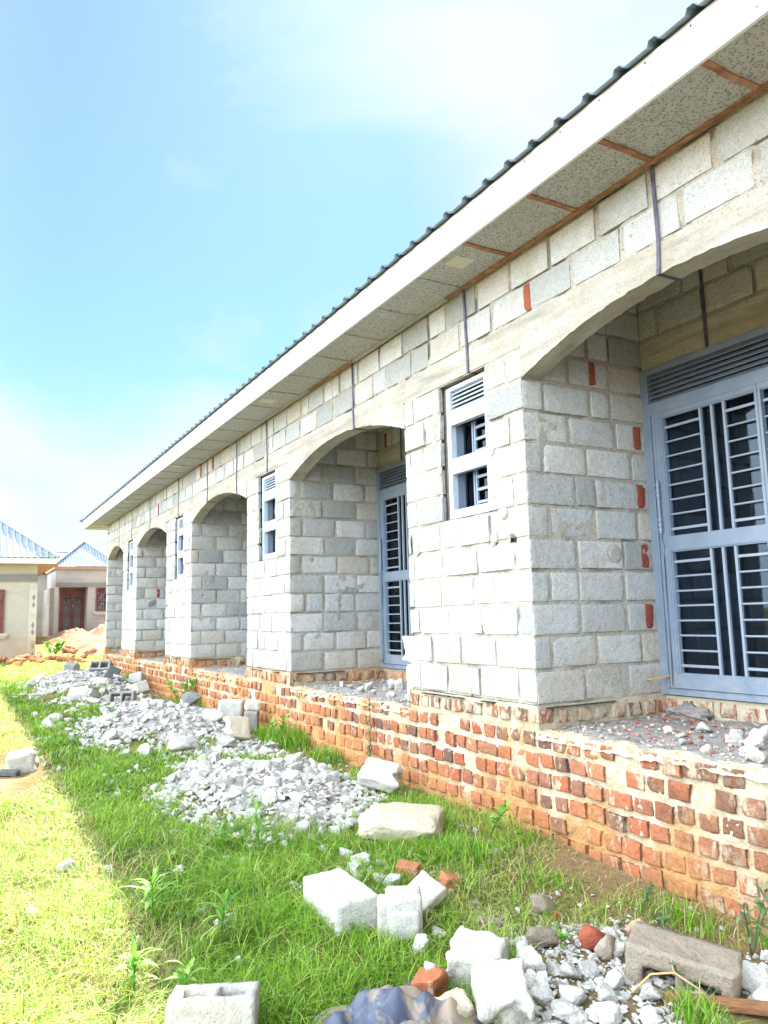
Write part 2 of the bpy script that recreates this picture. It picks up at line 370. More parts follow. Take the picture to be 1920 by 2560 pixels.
k.color(k.mix(0.5, c, k.ramp(k.noise(60, 4, 0.7, k.pos), [(0.3, 0.5), (0.6, 1.05)]), 'MULTIPLY')); MT['fragred'] = k.mat
# plastic sheet
k = Mat('muddy_plastic', 0.42, 0.4)
n1 = k.noise(7, 6, 0.65, None, 0.5); n2 = k.noise(16, 5, 0.7)
c = k.mix(k.ramp(n1, [(0.48, 0.0), (0.58, 1.0)]), (0.06, 0.075, 0.12), (0.28, 0.22, 0.165))
c = k.mix(k.ramp(n2, [(0.55, 0.0), (0.68, 0.7)]), c, (0.21, 0.235, 0.30))
k.color(c); k.bump(n2, 0.4, 0.01); MT['plastic'] = k.mat
# foliage: colour by blade
def leafmat(name, stops, drycol, tr_amt=0.3):
    k = Mat(name, 0.55, 0.25)
    a = attr(k, 'rnd'); d = attr(k, 'dry')
    c = k.ramp(a.outputs['Fac'], stops)
    c = k.mix(d.outputs['Fac'], c, drycol)
    k.color(c)
    t = k.n.new('ShaderNodeBsdfTranslucent'); k.l.new(k.mix(1.0, c, (1.15, 1.1, 0.5), 'MULTIPLY'), t.inputs[0])
    mxs = k.n.new('ShaderNodeMixShader'); mxs.inputs[0].default_value = tr_amt
    k.l.new(k.b.outputs[0], mxs.inputs[1]); k.l.new(t.outputs[0], mxs.inputs[2])
    k.l.new(mxs.outputs[0], k.n['Material Output'].inputs[0]); return k.mat
MT['grass'] = leafmat('grass_blades', [(0.0, (0.05, 0.14, 0.012)), (0.45, (0.17, 0.38, 0.03)), (0.8, (0.32, 0.50, 0.055)), (1.0, (0.44, 0.55, 0.11))], (0.60, 0.52, 0.29))
MT['weed'] = leafmat('weed_leaves', [(0.0, (0.09, 0.25, 0.035)), (0.5, (0.17, 0.38, 0.06)), (1.0, (0.28, 0.48, 0.10))], (0.35, 0.28, 0.12))
MT['weedgrey'] = leafmat('dull_weed_leaves', [(0.0, (0.09, 0.15, 0.07)), (0.5, (0.13, 0.21, 0.10)), (1.0, (0.19, 0.28, 0.13))], (0.35, 0.28, 0.12))

# ------------------------------------------------------------------ ground
def gx(x):
    xs = (-40, -20, -5, 0, 1.7, 4, 8); zs = (-.7, -.68, -.74, -.80, -.90, -.98, -1.02)
    if x <= xs[0]: return zs[0]
    for i in range(len(xs) - 1):
        if x <= xs[i + 1]:
            t = (x - xs[i]) / (xs[i + 1] - xs[i]); return zs[i] + t * (zs[i + 1] - zs[i])
    return zs[-1]
def sstep(a, b, x):
    t = min(1, max(0, (x - a) / (b - a))); return t * t * (3 - 2 * t)
def G0(x, y):
    d = -x + 4.0
    z = gx(x) + 0.16 * sstep(21, 29, d) + 0.6 * sstep(29.5, 37, d)
    return z
def G(x, y):
    z = G0(x, y) + 0.016 * ns(x * 0.9, y * 0.9, 3.1) + 0.008 * ns(x * 3.3, y * 3.3, 1.7)
    for (cx, cy, rx, ry, h) in MOUNDS:
        q = ((x - cx) / rx) ** 2 + ((y - cy) / ry) ** 2
        if q < 1: z += h * (1 - q) ** 1.3 * (1 + 0.5 * ns(x * 2.3, y * 2.3, 9.0))
    return z
MOUNDS = [(-12.3, -1.05, 3.2, 1.15, 0.34), (-6.0, -0.95, 1.9, 1.05, 0.26), (-2.1, -1.15, 1.6, 0.85, 0.14), (1.65, -0.95, 0.65, 0.6, 0.05)]

def axis(fine0, fine1, step, out0, out1):
    a = list(np.arange(fine0, fine1 + 1e-6, step))
    s = step; x = fine1
    while x < out1: s *= 1.35; x += s; a.append(x)
    s = step; x = fine0
    while x > out0: s *= 1.35; x -= s; a.insert(0, x)
    return a
xs = axis(-16, 3.0, 0.1, -900, 900); ys = axis(-3.6, 0.0, 0.1, -900, 900)
g = MB()
vs = [(x, y, G(x, y)) for x in xs for y in ys]; ny = len(ys)
g.add(vs, [(i * ny + j, (i + 1) * ny + j, (i + 1) * ny + j + 1, i * ny + j + 1) for i in range(len(xs) - 1) for j in range(ny - 1)], 0, True)
o = g.build('ground', MT['soil']); tag(o, 'bare earth and worn turf in front of the block building', 'ground', kind='structure')

# ------------------------------------------------------------------ masonry builders
class Frame:
    def __init__(s, O, U, V, N):
        s.O = Vector(O); s.U = Vector(U); s.V = Vector(V); s.N = Vector(N)
        s.flip = s.U.cross(s.V).dot(s.N) < 0
    def p(s, u, v, h):
        return tuple(s.O + s.U * u + s.V * v + s.N * h)
def grid_faces(nu, nv, flip):
    fs = []
    for i in range(nu - 1):
        for j in range(nv - 1):
            a, b, c_, d = i * nv + j, (i + 1) * nv + j, (i + 1) * nv + j + 1, i * nv + j + 1
            fs.append((a, d, c_, b) if flip else (a, b, c_, d))
    return fs
def block(mb, fr, u0, u1, v0, v1, h=0.0, rot=0.0, *, step=0.05, r=0.005, rough=0.0022, jit=0.005, mat=0, pits=(), depth=0.035, chip=0.2):
    return block_(mb, fr, u0, u1, v0, v1, h, step, r, rough, jit, mat, pits, depth, chip, rot)
def block_(mb, fr, u0, u1, v0, v1, h=0.0, step=0.05, r=0.010, rough=0.0022, jit=0.005, mat=0, pits=(), depth=0.035, chip=0.3, rot=0.0):
    sd_ = R.random() * 100
    def lin(a, b):
        rr = min(r, (b - a) * 0.3)
        n = max(1, int(round((b - a - 2 * rr) / step)))
        return [a, a + rr * 0.35] + [a + rr + (b - a - 2 * rr) * i / n for i in range(n + 1)] + [b - rr * 0.35, b]
    us, vv = lin(u0, u1), lin(v0, v1)
    nu, nv = len(us), len(vv)
    tu, tv = R.uniform(-0.006, 0.006), R.uniform(-0.012, 0.012)
    chips = []
    for cu in (u0, u1):
        for cv in (v0, v1):
            if R.random() < chip: chips.append((cu, cv, R.uniform(0.015, 0.045) * (.45 if mat == 0 and depth < .032 else .7)))
    pts = []
    for i, u in enumerate(us):
        for j, v in enumerate(vv):
            eu = min(u - u0, u1 - u); ev = min(v - v0, v1 - v)
            hh = h + tu * (u - u0) + tv * (v - v0) + rough * fb(u * 26, v * 26, sd_, 3) 
            for e in (eu, ev):
                if e < r: hh -= r * 0.9 * (1 - math.sqrt(max(0, 1 - (1 - e / r) ** 2)))
            for cu, cv, cr_ in chips:
                d = math.hypot(u - cu, v - cv)
                if d < cr_: hh -= (cr_ - d) * 0.7
            for (pu, pv, pr, pd) in pits:
                d = math.hypot(u - pu, v - pv) * (1 + 0.25 * ns(u * 40, v * 40, 5))
                if d < pr: hh -= pd * min(1, (pr - d) / (pr * 0.35))
            uu, v_ = u, v
            if i in (0, nu - 1): uu += (1 if i == 0 else -1) * jit * (0.5 + 0.9 * ns(u * 9, v * 17, sd_) + .5 * ns(u * 9, v * 60, sd_))
            if j in (0, nv - 1): v_ += (1 if j == 0 else -1) * jit * (0.5 + 0.9 * ns(u * 17, v * 9, sd_ + 3) + .5 * ns(u * 60, v * 9, sd_))
            if rot: uu, v_ = uu - rot * (v_ - (v0 + v1) / 2), v_ + rot * (uu - (u0 + u1) / 2)
            pts.append(fr.p(uu, v_, hh))
    fs = grid_faces(nu, nv, fr.flip)
    loop = [i * nv for i in range(nu)] + [(nu - 1) * nv + j for j in range(1, nv)] + [i * nv + nv - 1 for i in range(nu - 2, -1, -1)] + [j for j in range(nv - 2, 0, -1)]
    base = len(pts)
    N = fr.N
    for q in loop:
        p = Vector(pts[q]); pts.append(tuple(p - N * depth))
    n = len(loop)
    for q in range(n):
        a, b = loop[q], loop[(q + 1) % n]; c_, d = base + (q + 1) % n, base + q
        fs.append((a, b, c_, d) if fr.flip else (a, d, c_, b))
    mb.add(pts, fs, mat, True)
def sheet(mb, fr, u0, u1, v0, v1, base=-0.0050, amp=0.0085, step=0.03, mat=1, seed=0.0, f=(9, 30), pits=(), gapd=0.020):
    nu = max(2, int((u1 - u0) / step) + 1); nv = max(2, int((v1 - v0) / step) + 1)
    pts = []
    for i in range(nu):
        u = u0 + (u1 - u0) * i / (nu - 1)
        for j in range(nv):
            v = v0 + (v1 - v0) * j / (nv - 1)
            a = ns(u * f[0], v * f[0], seed); b = ns(u * f[1], v * f[1], seed + 7); c_ = ns(u * 2.1, v * 2.1, seed + 3)
            h = base + amp * (0.75 * a + 0.5 * b + 0.55 * c_) - gapd * sstep(.12, .36, ns(u * 3.7, v * 3.7, seed + 11))
            pts.append(fr.p(u, v, h))
    fs = grid_faces(nu, nv, fr.flip)
    if pits:
        def uv(k): return u0 + (u1 - u0) * (k // nv) / (nu - 1), v0 + (v1 - v0) * (k % nv) / (nv - 1)
        fs = [f_ for f_ in fs if not any(math.hypot(uv(f_[0])[0] - p[0], uv(f_[0])[1] - p[1]) < p[2] and p[3] > .03 for p in pits)]
    mb.add(pts, fs, mat, True)
def courses(mb, fr, u0, u1, v0, nrow, rh=0.22, L=0.40, start='r', holes=(), step=0.05, gap=0.028, pits=(), par=0, head=0.14, red=()):
    for r_ in range(nrow):
        vb = v0 + r_ * rh + R.uniform(0.006, 0.014); vt = v0 + (r_ + 1) * rh - R.uniform(0.008, 0.016)
        ints = []
        if (r_ + par) % 2 == 0: first = L + R.uniform(-.015, .02)
        else: first = head + R.uniform(-.03, .04)
        x = 0.0; W = u1 - u0; ln = first
        while x < W - 0.05:
            e = min(W, x + ln)
            if W - e < 0.07: e = W
            ints.append((x, e))
            x = e + gap + R.uniform(-.008, .012)
            ln = L + R.uniform(-.03, .02)
            if R.random() < 0.16: ln = R.uniform(0.16, 0.24)
        for (a, b) in ints:
            if start == 'r': a, b = u1 - b, u1 - a
            else: a, b = u0 + a, u0 + b
            segs = [(a, b)]
            for (hu0, hu1, hv0, hv1) in holes:
                if min(vt, hv1) - max(vb, hv0) > 0.05:
                    ns_ = []
                    for (p, q) in segs:
                        if q <= hu0 or p >= hu1: ns_.append((p, q)); continue
                        if hu0 - p > 0.04: ns_.append((p, hu0 - R.uniform(0, .012)))
                        if q - hu1 > 0.04: ns_.append((hu1 + R.uniform(0, .012), q))
                    segs = ns_
            for (p, q) in segs:
                pp = [t for t in pits if p - .05 < t[0] < q + .05 and vb - .05 < t[1] < vt + .05]
                block(mb, fr, p, q, vb + R.uniform(-.004, .004), vt + R.uniform(-.004, .004), R.uniform(-0.002, 0.005), R.uniform(-.008, .008), step=0.014 if pp else step, pits=pp)
    for (ru, rv) in red:
        block(mb, fr, ru, ru + R.uniform(.065, .085), rv + .02, rv + .2, 0.009, R.uniform(-.06, .06), step=0.02, r=0.008, rough=0.008, jit=0.015, mat=2, depth=0.03, chip=.8)
def patch(mb, fr, u, v, r, mat=1, h=0.0065):
    n = 14; pts = [fr.p(u, v, h)]; fs = []
    s0 = R.random() * 50
    for q, (k_, hh) in enumerate(((0.55, h), (0.85, h * 0.9), (1.0, -0.002))):
        for i in range(n):
            t = 2 * math.pi * i / n
            rr = r * k_ * (1 + 0.45 * ns(math.cos(t) * 1.4, math.sin(t) * 1.4, s0) + .2 * ns(math.cos(t) * 4, math.sin(t) * 4, s0))
            pts.append(fr.p(u + rr * math.cos(t), v + rr * 1.15 * math.sin(t), hh + 0.003 * ns(t * 3, q, s0)))
    for i in range(n):
        j = (i + 1) % n
        fs.append((0, 1 + j, 1 + i) if fr.flip else (0, 1 + i, 1 + j))
        for q in range(2):
            a, b, c_, d = 1 + q * n + i, 1 + (q + 1) * n + i, 1 + (q + 1) * n + j, 1 + q * n + j
            fs.append((d, c_, b, a) if fr.flip else (a, b, c_, d))
    mb.add(pts, fs, mat, True)

# ------------------------------------------------------------------ the row building
BLD = empty('row_house', (0, 0, 0), 'long unfinished grey concrete block row building with arched bays on a red brick plinth', 'building')
COLS = [(6.95, 8.5), (2.68, 4.28), (-1.55, 0.03), (-5.70, -4.20), (-10.17, -8.45), (-14.34, -12.80)]
ENDW = (-16.53, -16.38)
OPEN = [(4.28, 6.95), (0.03, 2.68), (-4.20, -1.55), (-8.45, -5.70), (-12.80, -10.17), (-16.38, -14.34)]
DY = 1.18                                     # depth of a bay
FR = Frame((0, 0, 0), (1, 0, 0), (0, 0, 1), (0, -1, 0))
WM = [MT['block'], MT['mortar'], MT['inbrick']]
WIN = {2: (-1.0, -0.385), 3: (-5.24, -4.665), 4: (-9.55, -8.98), 5: (-13.82, -13.24), 1: (3.28, 3.86)}
WZ = (1.325, 2.41)
PITS = {2: [(-0.62 + 0.83, 1.30, 0.0, 0)]}
def stepfor(x): return 0.028 if x > -3 else (0.045 if x > -7 else 0.09)

for ci, (xl, xr) in enumerate(COLS):
    st = stepfor(xr); w = MB()
    hole = []
    if ci in WIN: hole = [(WIN[ci][0], WIN[ci][1], *WZ)]
    pits = []
    if ci == 2:
        pits = [(-0.155, 1.10, 0.036, 0.06), (-0.235, 1.29, 0.052, 0.02), (-1.42, 1.13, 0.058, 0.018), (-0.36, 1.13, 0.062, 0.018)]
    if ci == 3: pits = [(-4.32, 1.2, 0.03, 0.012), (-5.62, 0.98, 0.03, 0.02)]
    courses(w, FR, xl, xr, 0.0, 11, holes=hole, step=st, pits=pits, par=1)
    if ci in WIN:
        a, b = WIN[ci]
        for (u0, u1, v0, v1) in ((xl, a, 0, 2.42), (b, xr, 0, 2.42), (a, b, 0, WZ[0]), (a, b, WZ[1], 2.42)):
            sheet(w, FR, u0, u1, v0, v1, step=max(0.02, st * 0.8), seed=ci, pits=pits)
            if v1 - v0 > 0.05: w.box(u0 + (0.02 if u0 == xl else 0), u1 - (0.02 if u1 == xr else 0), 0.065, 0.17, v0 - (0.02 if v0 == 0 else 0), v1, 1)
    else:
        sheet(w, FR, xl, xr, 0, 2.42, step=max(0.02, st * 0.8), seed=ci)
        w.box(xl + .02, xr - .02, 0.022, 0.17, -.02, 2.42, 1)
    if ci == 2:
        for (u, v, r_) in ((-0.36, 1.13, .05), (-1.42, 1.13, .045), (-0.235, 1.29, .04), (-0.72, 0.05, .04)): patch(w, FR, u, v, r_)
        for i in range(9): patch(w, FR, -1.06 + R.uniform(-.04, .03), 1.4 + i * 0.11 + R.uniform(-.03, .03), R.uniform(.03, .06))
        for i in range(3): patch(w, FR, -0.34 + R.uniform(-.02, .02), 1.45 + i * 0.3, R.uniform(.02, .04))
    if ci == 3:
        for (u, v, r_) in ((-4.33, 1.2, .05), (-4.75, 1.2, .045), (-5.62, 1.0, .05)): patch(w, FR, u, v, r_)
        for i in range(8): patch(w, FR, -5.3 + R.uniform(-.04, .03), 1.4 + i * 0.12, R.uniform(.03, .06))
        for i in range(6): patch(w, FR, -4.6 + R.uniform(-.03, .05), 1.36 + i * 0.13, R.uniform(.03, .05))
    if ci in (4, 5):
        for i in range(8): patch(w, FR, WIN[ci][0] - .07 + R.uniform(-.05, .04), 1.0 + i * 0.17, R.uniform(.03, .06))
        for i in range(5): patch(w, FR, WIN[ci][1] + .07 + R.uniform(-.03, .05), 0.9 + i * 0.2, R.uniform(.03, .05))
    w.build('wall', WM, BLD)
    # bay side wall on the right side of the column (faces +X)
    s_ = MB(); deep = DY + (3.3 if ci in (2, 3) else 0.0)
    fr = Frame((xr, 0, 0), (0, 1, 0), (0, 0, 1), (1, 0, 0))
    redl = [(1.03, 0.44 * i + r0) for i, r0 in ((4, .0), (3, 0.0), (2, 0.0), (1, 0.0))] if ci == 2 else ([] if ci == 3 else ([(0.42, 1.1)] if ci == 5 else []))
    if ci == 2: redl.append((0.62, 2.2))
    pp = []
    if ci == 2: pp = [(0.78, 1.0, .072, .014)]
    if ci == 3: pp = [(0.28, 1.27, .03, .02)]
    if ci == 4: pp = [(0.42 + i * .045, 1.02 + 0.03 * ((i * 7) % 3), .012, .015) for i in range(4)] + [(0.2, 1.0, .02, .03)]
    courses(s_, fr, 0.0, DY, 0.0, 14, start='l', step=st * 1.1, par=0, pits=pp, red=redl)
    sheet(s_, fr, 0.0, DY, -0.02, 3.08, step=max(.022, st), seed=ci + 20)
    if deep > DY:
        courses(s_, fr, DY + .2, deep, 0.0, 14, start='l', step=0.09, par=0); sheet(s_, fr, DY + .15, deep, -.1, 3.08, step=.06, seed=ci + 40)
    s_.box(xr - 0.15, xr - 0.022, 0.172, 4.6, -0.2, 3.08, 1)
    if ci == 2: patch(s_, fr, 0.78, 1.0, .06)
    if ci == 3:
        pl_ = [(.60, .60), (.615, .75), (.63, .90), (.72, .925), (.82, .915), (.90, .955), (.97, 1.03)]
        for (p, q) in zip(pl_[:-1], pl_[1:]):
            for t in range(5): patch(s_, fr, p[0] + (q[0] - p[0]) * t / 5 + R.uniform(-.012, .012), p[1] + (q[1] - p[1]) * t / 5 + R.uniform(-.012, .012), R.uniform(.018, .036), 3, .005)
    if ci == 4: patch(s_, fr, 0.33, 1.28, .06, 3); patch(s_, fr, 1.1, 1.05, .05, 3)
    if ci == 5: patch(s_, fr, 0.3, .98, .06, 3); patch(s_, fr, 0.36, 1.02, .05, 3)
    s_.build('wall', WM + [MT['midgrey']], BLD)
    # bay side wall on the left side of the column (faces -X)
    if ci != 0 or True:
        s_ = MB(); fr = Frame((xl, 0, 0), (0, 1, 0), (0, 0, 1), (-1, 0, 0))
        courses(s_, fr, 0.0, DY, 0.0, 14, start='l', step=0.09, par=1)
        sheet(s_, fr, 0.0, DY, -0.02, 3.08, step=.06, seed=ci + 60)
        s_.box(xl + 0.022, xl + 0.15, 0.172, 4.6, -0.2, 3.08, 1)
        s_.build('wall', WM, BLD)
# end wall with its reveal
w = MB(); courses(w, FR, ENDW[0], ENDW[1], 0, 14, step=0.08, L=0.15, head=0.15); sheet(w, FR, ENDW[0], ENDW[1], 0, 3.08, step=.05, seed=90)
fr = Frame((ENDW[1], 0, 0), (0, 1, 0), (0, 0, 1), (1, 0, 0))
courses(w, fr, 0, DY, 0, 14, start='l', step=.08, par=1, head=.2); sheet(w, fr, 0, DY, 0, 3.08, step=.06, seed=91); patch(w, fr, .8, 1.1, .07, 3)
fr = Frame((ENDW[0], 0, 0), (0, 1, 0), (0, 0, 1), (-1, 0, 0))
courses(w, fr, 0, 8, 0, 14, start='l', step=.12, par=0); sheet(w, fr, 0, 8, -.7, 3.08, step=.12, seed=92)
w.box(ENDW[0] + .022, ENDW[1] - .022, 0.022, 8.0, -1.0, 3.08, 1)
w.build('wall', WM + [MT['midgrey']], BLD)
# upper courses over the beam
w = MB(); XL, XR = ENDW[0], 8.5
pz = [-0.02, 8.5]
for (a, b, st) in ((XL, -8, .09), (-8, -3.0, .05), (-3.0, 4.5, .03), (4.5, XR, .07)):
    courses(w, FR, a, b, 2.625, 2, rh=0.225, step=st, par=0, head=0.2, gap=0.034)
    sheet(w, FR, a, b, 2.6, 3.09, step=max(.024, st * .8), seed=33)
for (u, v) in ((0.10, 2.62), (-7.95, 2.85), (-7.3, 2.85), (-10.9, 2.62)):
    block(w, FR, u, u + .07, v + .015, v + .215, .009, step=.03, r=.012, rough=.004, jit=.008, mat=2)
w.box(XL + .02, XR, 0.022, 0.15, 2.6, 3.09, 1)
for x in (-2.95 + 1.4, -1.6, -5.9, -10.2): patch(w, FR, x, 2.62, .05)
w.build('wall', WM, BLD)
# cast arched beam
def arch(x, a, b): t = (x - a) / (b - a); return 2.2 + 0.243 * (1 - (2 * t - 1) ** 2)
w = MB()
def beam_seg(a, b, fn, step):
    n = max(2, int((b - a) / step) + 1); nv = 7; pts = []
    for i in range(n):
        x = a + (b - a) * i / (n - 1)
        for j in range(nv):
            zb = fn(x); zt = 2.617 + 0.008 * ns(x * 3, 0, 44)
            if j == 0: zb += 0.007 * ns(x * 13, 2, 1) + 0.008 * ns(x * 33, 2, 1)
            z = zb + (zt - zb) * j / (nv - 1)
            y = -0.006 - 0.005 * ns(x * 1.7, z * 9, 4) - 0.003 * ns(x * 9, z * 20, 8)
            if j == 0: y += 0.006
            pts.append((x, y, z))
    w.add(pts, grid_faces(n, nv, False), 0, True)
    under = []; back = []
    for i in range(n):
        x, y, z = pts[i * nv]
        under += [(x, y, z), (x, 0.05, z + 0.004 * ns(x * 9, 0, 3)), (x, 0.11, z + 0.004 * ns(x * 9, 5, 3)), (x, 0.16, z)]
        back += [(x, 0.16, z), (x, 0.16, 2.62)]
    w.add(under, grid_faces(n, 4, True), 0, True); w.add(back, grid_faces(n, 2, True), 0, False)
    for i, fl in ((0, True), (n - 1, False)):
        x = pts[i * nv][0]; z0 = pts[i * nv][2]
        q = [(x, -0.004, z0), (x, 0.16, z0), (x, 0.16, 2.61), (x, -0.004, 2.61)]
        w.add(q, [(0, 3, 2, 1) if fl else (0, 1, 2, 3)], 0)
for (a, b) in OPEN:
    beam_seg(a, b, lambda x, a=a, b=b: arch(x, a, b), 0.035 if a > -5 else 0.08)
for (a, b) in COLS + [ENDW]:
    beam_seg(a, b, lambda x: 2.42, 0.06)
w.build('arched_beam', MT['cast'], BLD)
# back walls of the bays, with the doors
DOOR_W = 1.94
for oi, (a, b) in enumerate(OPEN):
    w = MB(); fr = Frame((0, DY, 0), (1, 0, 0), (0, 0, 1), (0, -1, 0))
    st = 0.03 if oi == 1 else (0.05 if oi == 2 else .09)
    dx0 = a - 0.012; dx1 = min(a + DOOR_W, b - 0.06)
    hole = [(dx0, dx1, -0.02, 2.40)]
    courses(w, fr, a, b, 0.0, 14, start='l', holes=hole + [(a - .1, b + .1, 2.40, 2.62)], step=st, par=1)
    sheet(w, fr, dx1, b, -.15, 2.4, step=.05, seed=oi + 70); sheet(w, fr, a, b, 2.6, 3.08, step=max(.025, st), seed=oi + 80)
    w.box(dx1, b, DY + .022, DY + .15, -.2, 2.40, 1); w.box(a, b, DY + .022, DY + .15, 2.40, 3.08, 1)
    w.box(a - .0, dx1, DY + .0, DY + .15, -.2, -.016, 1)
    if oi == 2: block(w, fr, a + .18, a + .25, 2.64, 2.82, .008, step=.03, r=.012, rough=.004, jit=.008, mat=2)
    w.build('wall', WM, BLD)
    l = MB(); n = 30; pts = []
    for i in range(n):
        x = a + (b - a) * i / (n - 1)
        for j in range(5):
            z = 2.405 + (0.215) * j / 4 + (0.006 * ns(x * 20, 0, 3) if j in (0, 4) else 0)
            pts.append((x, DY - 0.004 - 0.006 * ns(x * 7, z * 7, 2), z))
    l.add(pts, grid_faces(n, 5, False), 0, True)
    l.add([(a, DY - .004, 2.405), (b, DY - .004, 2.405), (b, DY + .1, 2.405), (a, DY + .1, 2.405)], [(0, 3, 2, 1)], 0)
    l.build('lintel', MT['cast'], BLD)
# building envelope behind
w = MB(); w.box(XL, XR, 7.85, 8.0, -1.1, 3.09); w.box(XR - .15, XR, .2, 7.85, -1.1, 3.09)
w.box(XL + .16, XR - .16, 4.6, 4.75, -.2, 3.08); w.build('wall', MT['mortar'], BLD)
w = MB(); w.box(XL + .2, XR - .2, .16, 7.84, 3.095, 3.115); w.build('ceiling', MT['mortar'], BLD)
w = MB(); w.box(XL + .2, XR - .2, DY + .16, 7.84, -.26, -.2); w.build('floor_slab', MT['dust'], BLD)

# brick row under columns and bays, plinth
BM = [MT['brick'], MT['pmortar'], MT['dpc']]
def brickrow(mb, fr, u0, u1, v0, v1, step, pitch=0.155, wd=0.118, h=0.006, jit=0.010, st_prob=0.07, keep=1.0):
    u = u0 + R.uniform(0, .03)
    while u < u1 - 0.04:
        ww = wd * R.uniform(0.82, 1.15)
        if R.random() < st_prob: ww = 0.2 * R.uniform(.9, 1.1)
        e = min(u + ww, u1 - 0.002)
        if e - u > 0.04 and R.random() < keep:
            dz = R.uniform(-.007, .007) + .016 * ns(u * .8, v0 * 5, 2) + .008 * ns(u * 2.7, v0 * 5, 7)
            block(mb, fr, u, e, v0 + dz + R.uniform(0, .01), v1 + dz - R.uniform(0, .01), h + R.uniform(-.009, .006), R.gauss(0, .05), step=step, r=0.008, rough=0.007, jit=jit, depth=0.03, chip=0.6)
        u = e + (pitch - wd) * R.uniform(0.75, 1.4)
pl = MB()
frp = Frame((0, -0.018, 0), (1, 0, 0), (0, 0, 1), (0, -1, 0))
for (a, b) in COLS + [ENDW]:
    st = 0.03 if b > -3 else .06
    brickrow(pl, frp, a - .03, b + .03, -.128, -.03, st)
    sheet(pl, frp, a - .02, b + .02, -.16, -.004, base=-.006, amp=.008, step=max(.02, st * .8), seed=a)
    fr = Frame((b + .022, 0, 0), (0, 1, 0), (0, 0, 1), (1, 0, 0))
    brickrow(pl, fr, 0.0, DY, -.128, -.03, st, st_prob=.15); sheet(pl, fr, -.018, DY, -.2, -.004, base=-.006, amp=.008, step=.03, seed=a + 1)
    fr = Frame((a - .022, 0, 0), (0, 1, 0), (0, 0, 1), (-1, 0, 0))
    sheet(pl, fr, -.018, DY, -.2, -.004, base=-.004, amp=.008, step=.05, seed=a + 2)
    pl.box(a - .01, b + .01, 0.0, DY, -.22, -.008, 1)
    # damp course
    for q in range(int((b - a) / .2)):
        if R.random() < .55:
            x0 = a + q * .2; pl.box(x0, x0 + R.uniform(.12, .2), -.034 - R.uniform(0, .008), .02, -.022, -.016 + R.uniform(0, .003), 2)
    pl.box(b - .02, b + .045, .05, .65, -.022, -.016, 2)
for (a, b) in OPEN:
    fr = Frame((0, DY - .012, 0), (1, 0, 0), (0, 0, 1), (0, -1, 0))
    brickrow(pl, fr, a, b, -.135, -.03, .04, st_prob=.3); sheet(pl, fr, a, b, -.22, -.014, base=-.004, amp=.008, step=.03, seed=b)
frp2 = Frame((0, -0.022, 0), (1, 0, 0), (0, 0, 1), (0, -1, 0))
PX0, PX1 = -16.75, 8.5
for (a, b, st, bs) in ((PX0, -8, .06, .05), (-8, -3, .035, .035), (-3, 2.6, .0125, .020), (2.6, PX1, .06, .06)):
    sheet(pl, frp2, a, b, -1.1, -.158, base=-.008, amp=.015, step=st, seed=5.5, f=(13, 52), gapd=.014)
    for r_ in range(7):
        v1 = -.165 - r_ * .122
        brickrow(pl, frp2, a + R.uniform(0, .1), b, v1 - .099, v1, bs, h=.005, jit=.012, pitch=.140 if r_ % 3 else .145, wd=.120, st_prob=.03, keep=.93 if r_ else .8)
fr = Frame((PX0, 0, 0), (0, 1, 0), (0, 0, 1), (-1, 0, 0))
sheet(pl, fr, 0, 8, -1.1, -.16, base=0, amp=.01, step=.08, seed=8)
pl.box(PX0 + .03, PX1, .01, 1.3, -1.3, -.24, 1)
pl.build('plinth', BM, BLD)
# verandah floor of each bay: dusty screed with a crumbled front edge
for (a, b) in OPEN:
    w = MB()
    st = .025 if a > -5 else .06
    nx = int((b - a) / st); nyy = int(1.24 / st); pts = []
    for i in range(nx + 1):
        x = a + (b - a) * i / nx
        for j in range(nyy + 1):
            y = -.036 + 1.23 * j / nyy
            z = -.15 + .012 * ns(x * 3, y * 3, 2) + .007 * ns(x * 17, y * 17, 2) + .003 * ns(x * 50, y * 50, 2)
            if a > -5: z += .03 * math.exp(-((x - a - 1.5) / .7) ** 2) * sstep(0.05, .5, y)
            if y < .05: z -= (.05 - y) * .35 + .02 * max(0, ns(x * 6, 1, 1)) * (1 if y < .03 else 0)
            if j == 0: z -= .025 + .02 * ns(x * 14, 2, 2)
            if y < .06: z += .006 * ns(x * 40, y * 60, 7)
            pts.append((x, y + (.012 * ns(x * 9, 3, 3) + .009 * ns(x * 31, 3, 3) if j < 3 else 0), z))
    fcs = grid_faces(nx + 1, nyy + 1, False)
    for fc in fcs:
        j_ = fc[0] % (nyy + 1); ye = pts[fc[0]][1] + .05 * ns(pts[fc[0]][0] * 5, pts[fc[0]][1] * 9, 6)
        w.f.append(fc); w.m.append(1 if ye < .035 else 0); w.s.append(True)
    w.v.extend(pts)
    w.build('verandah_floor', [MT['dust'], MT['pmortar']], BLD)

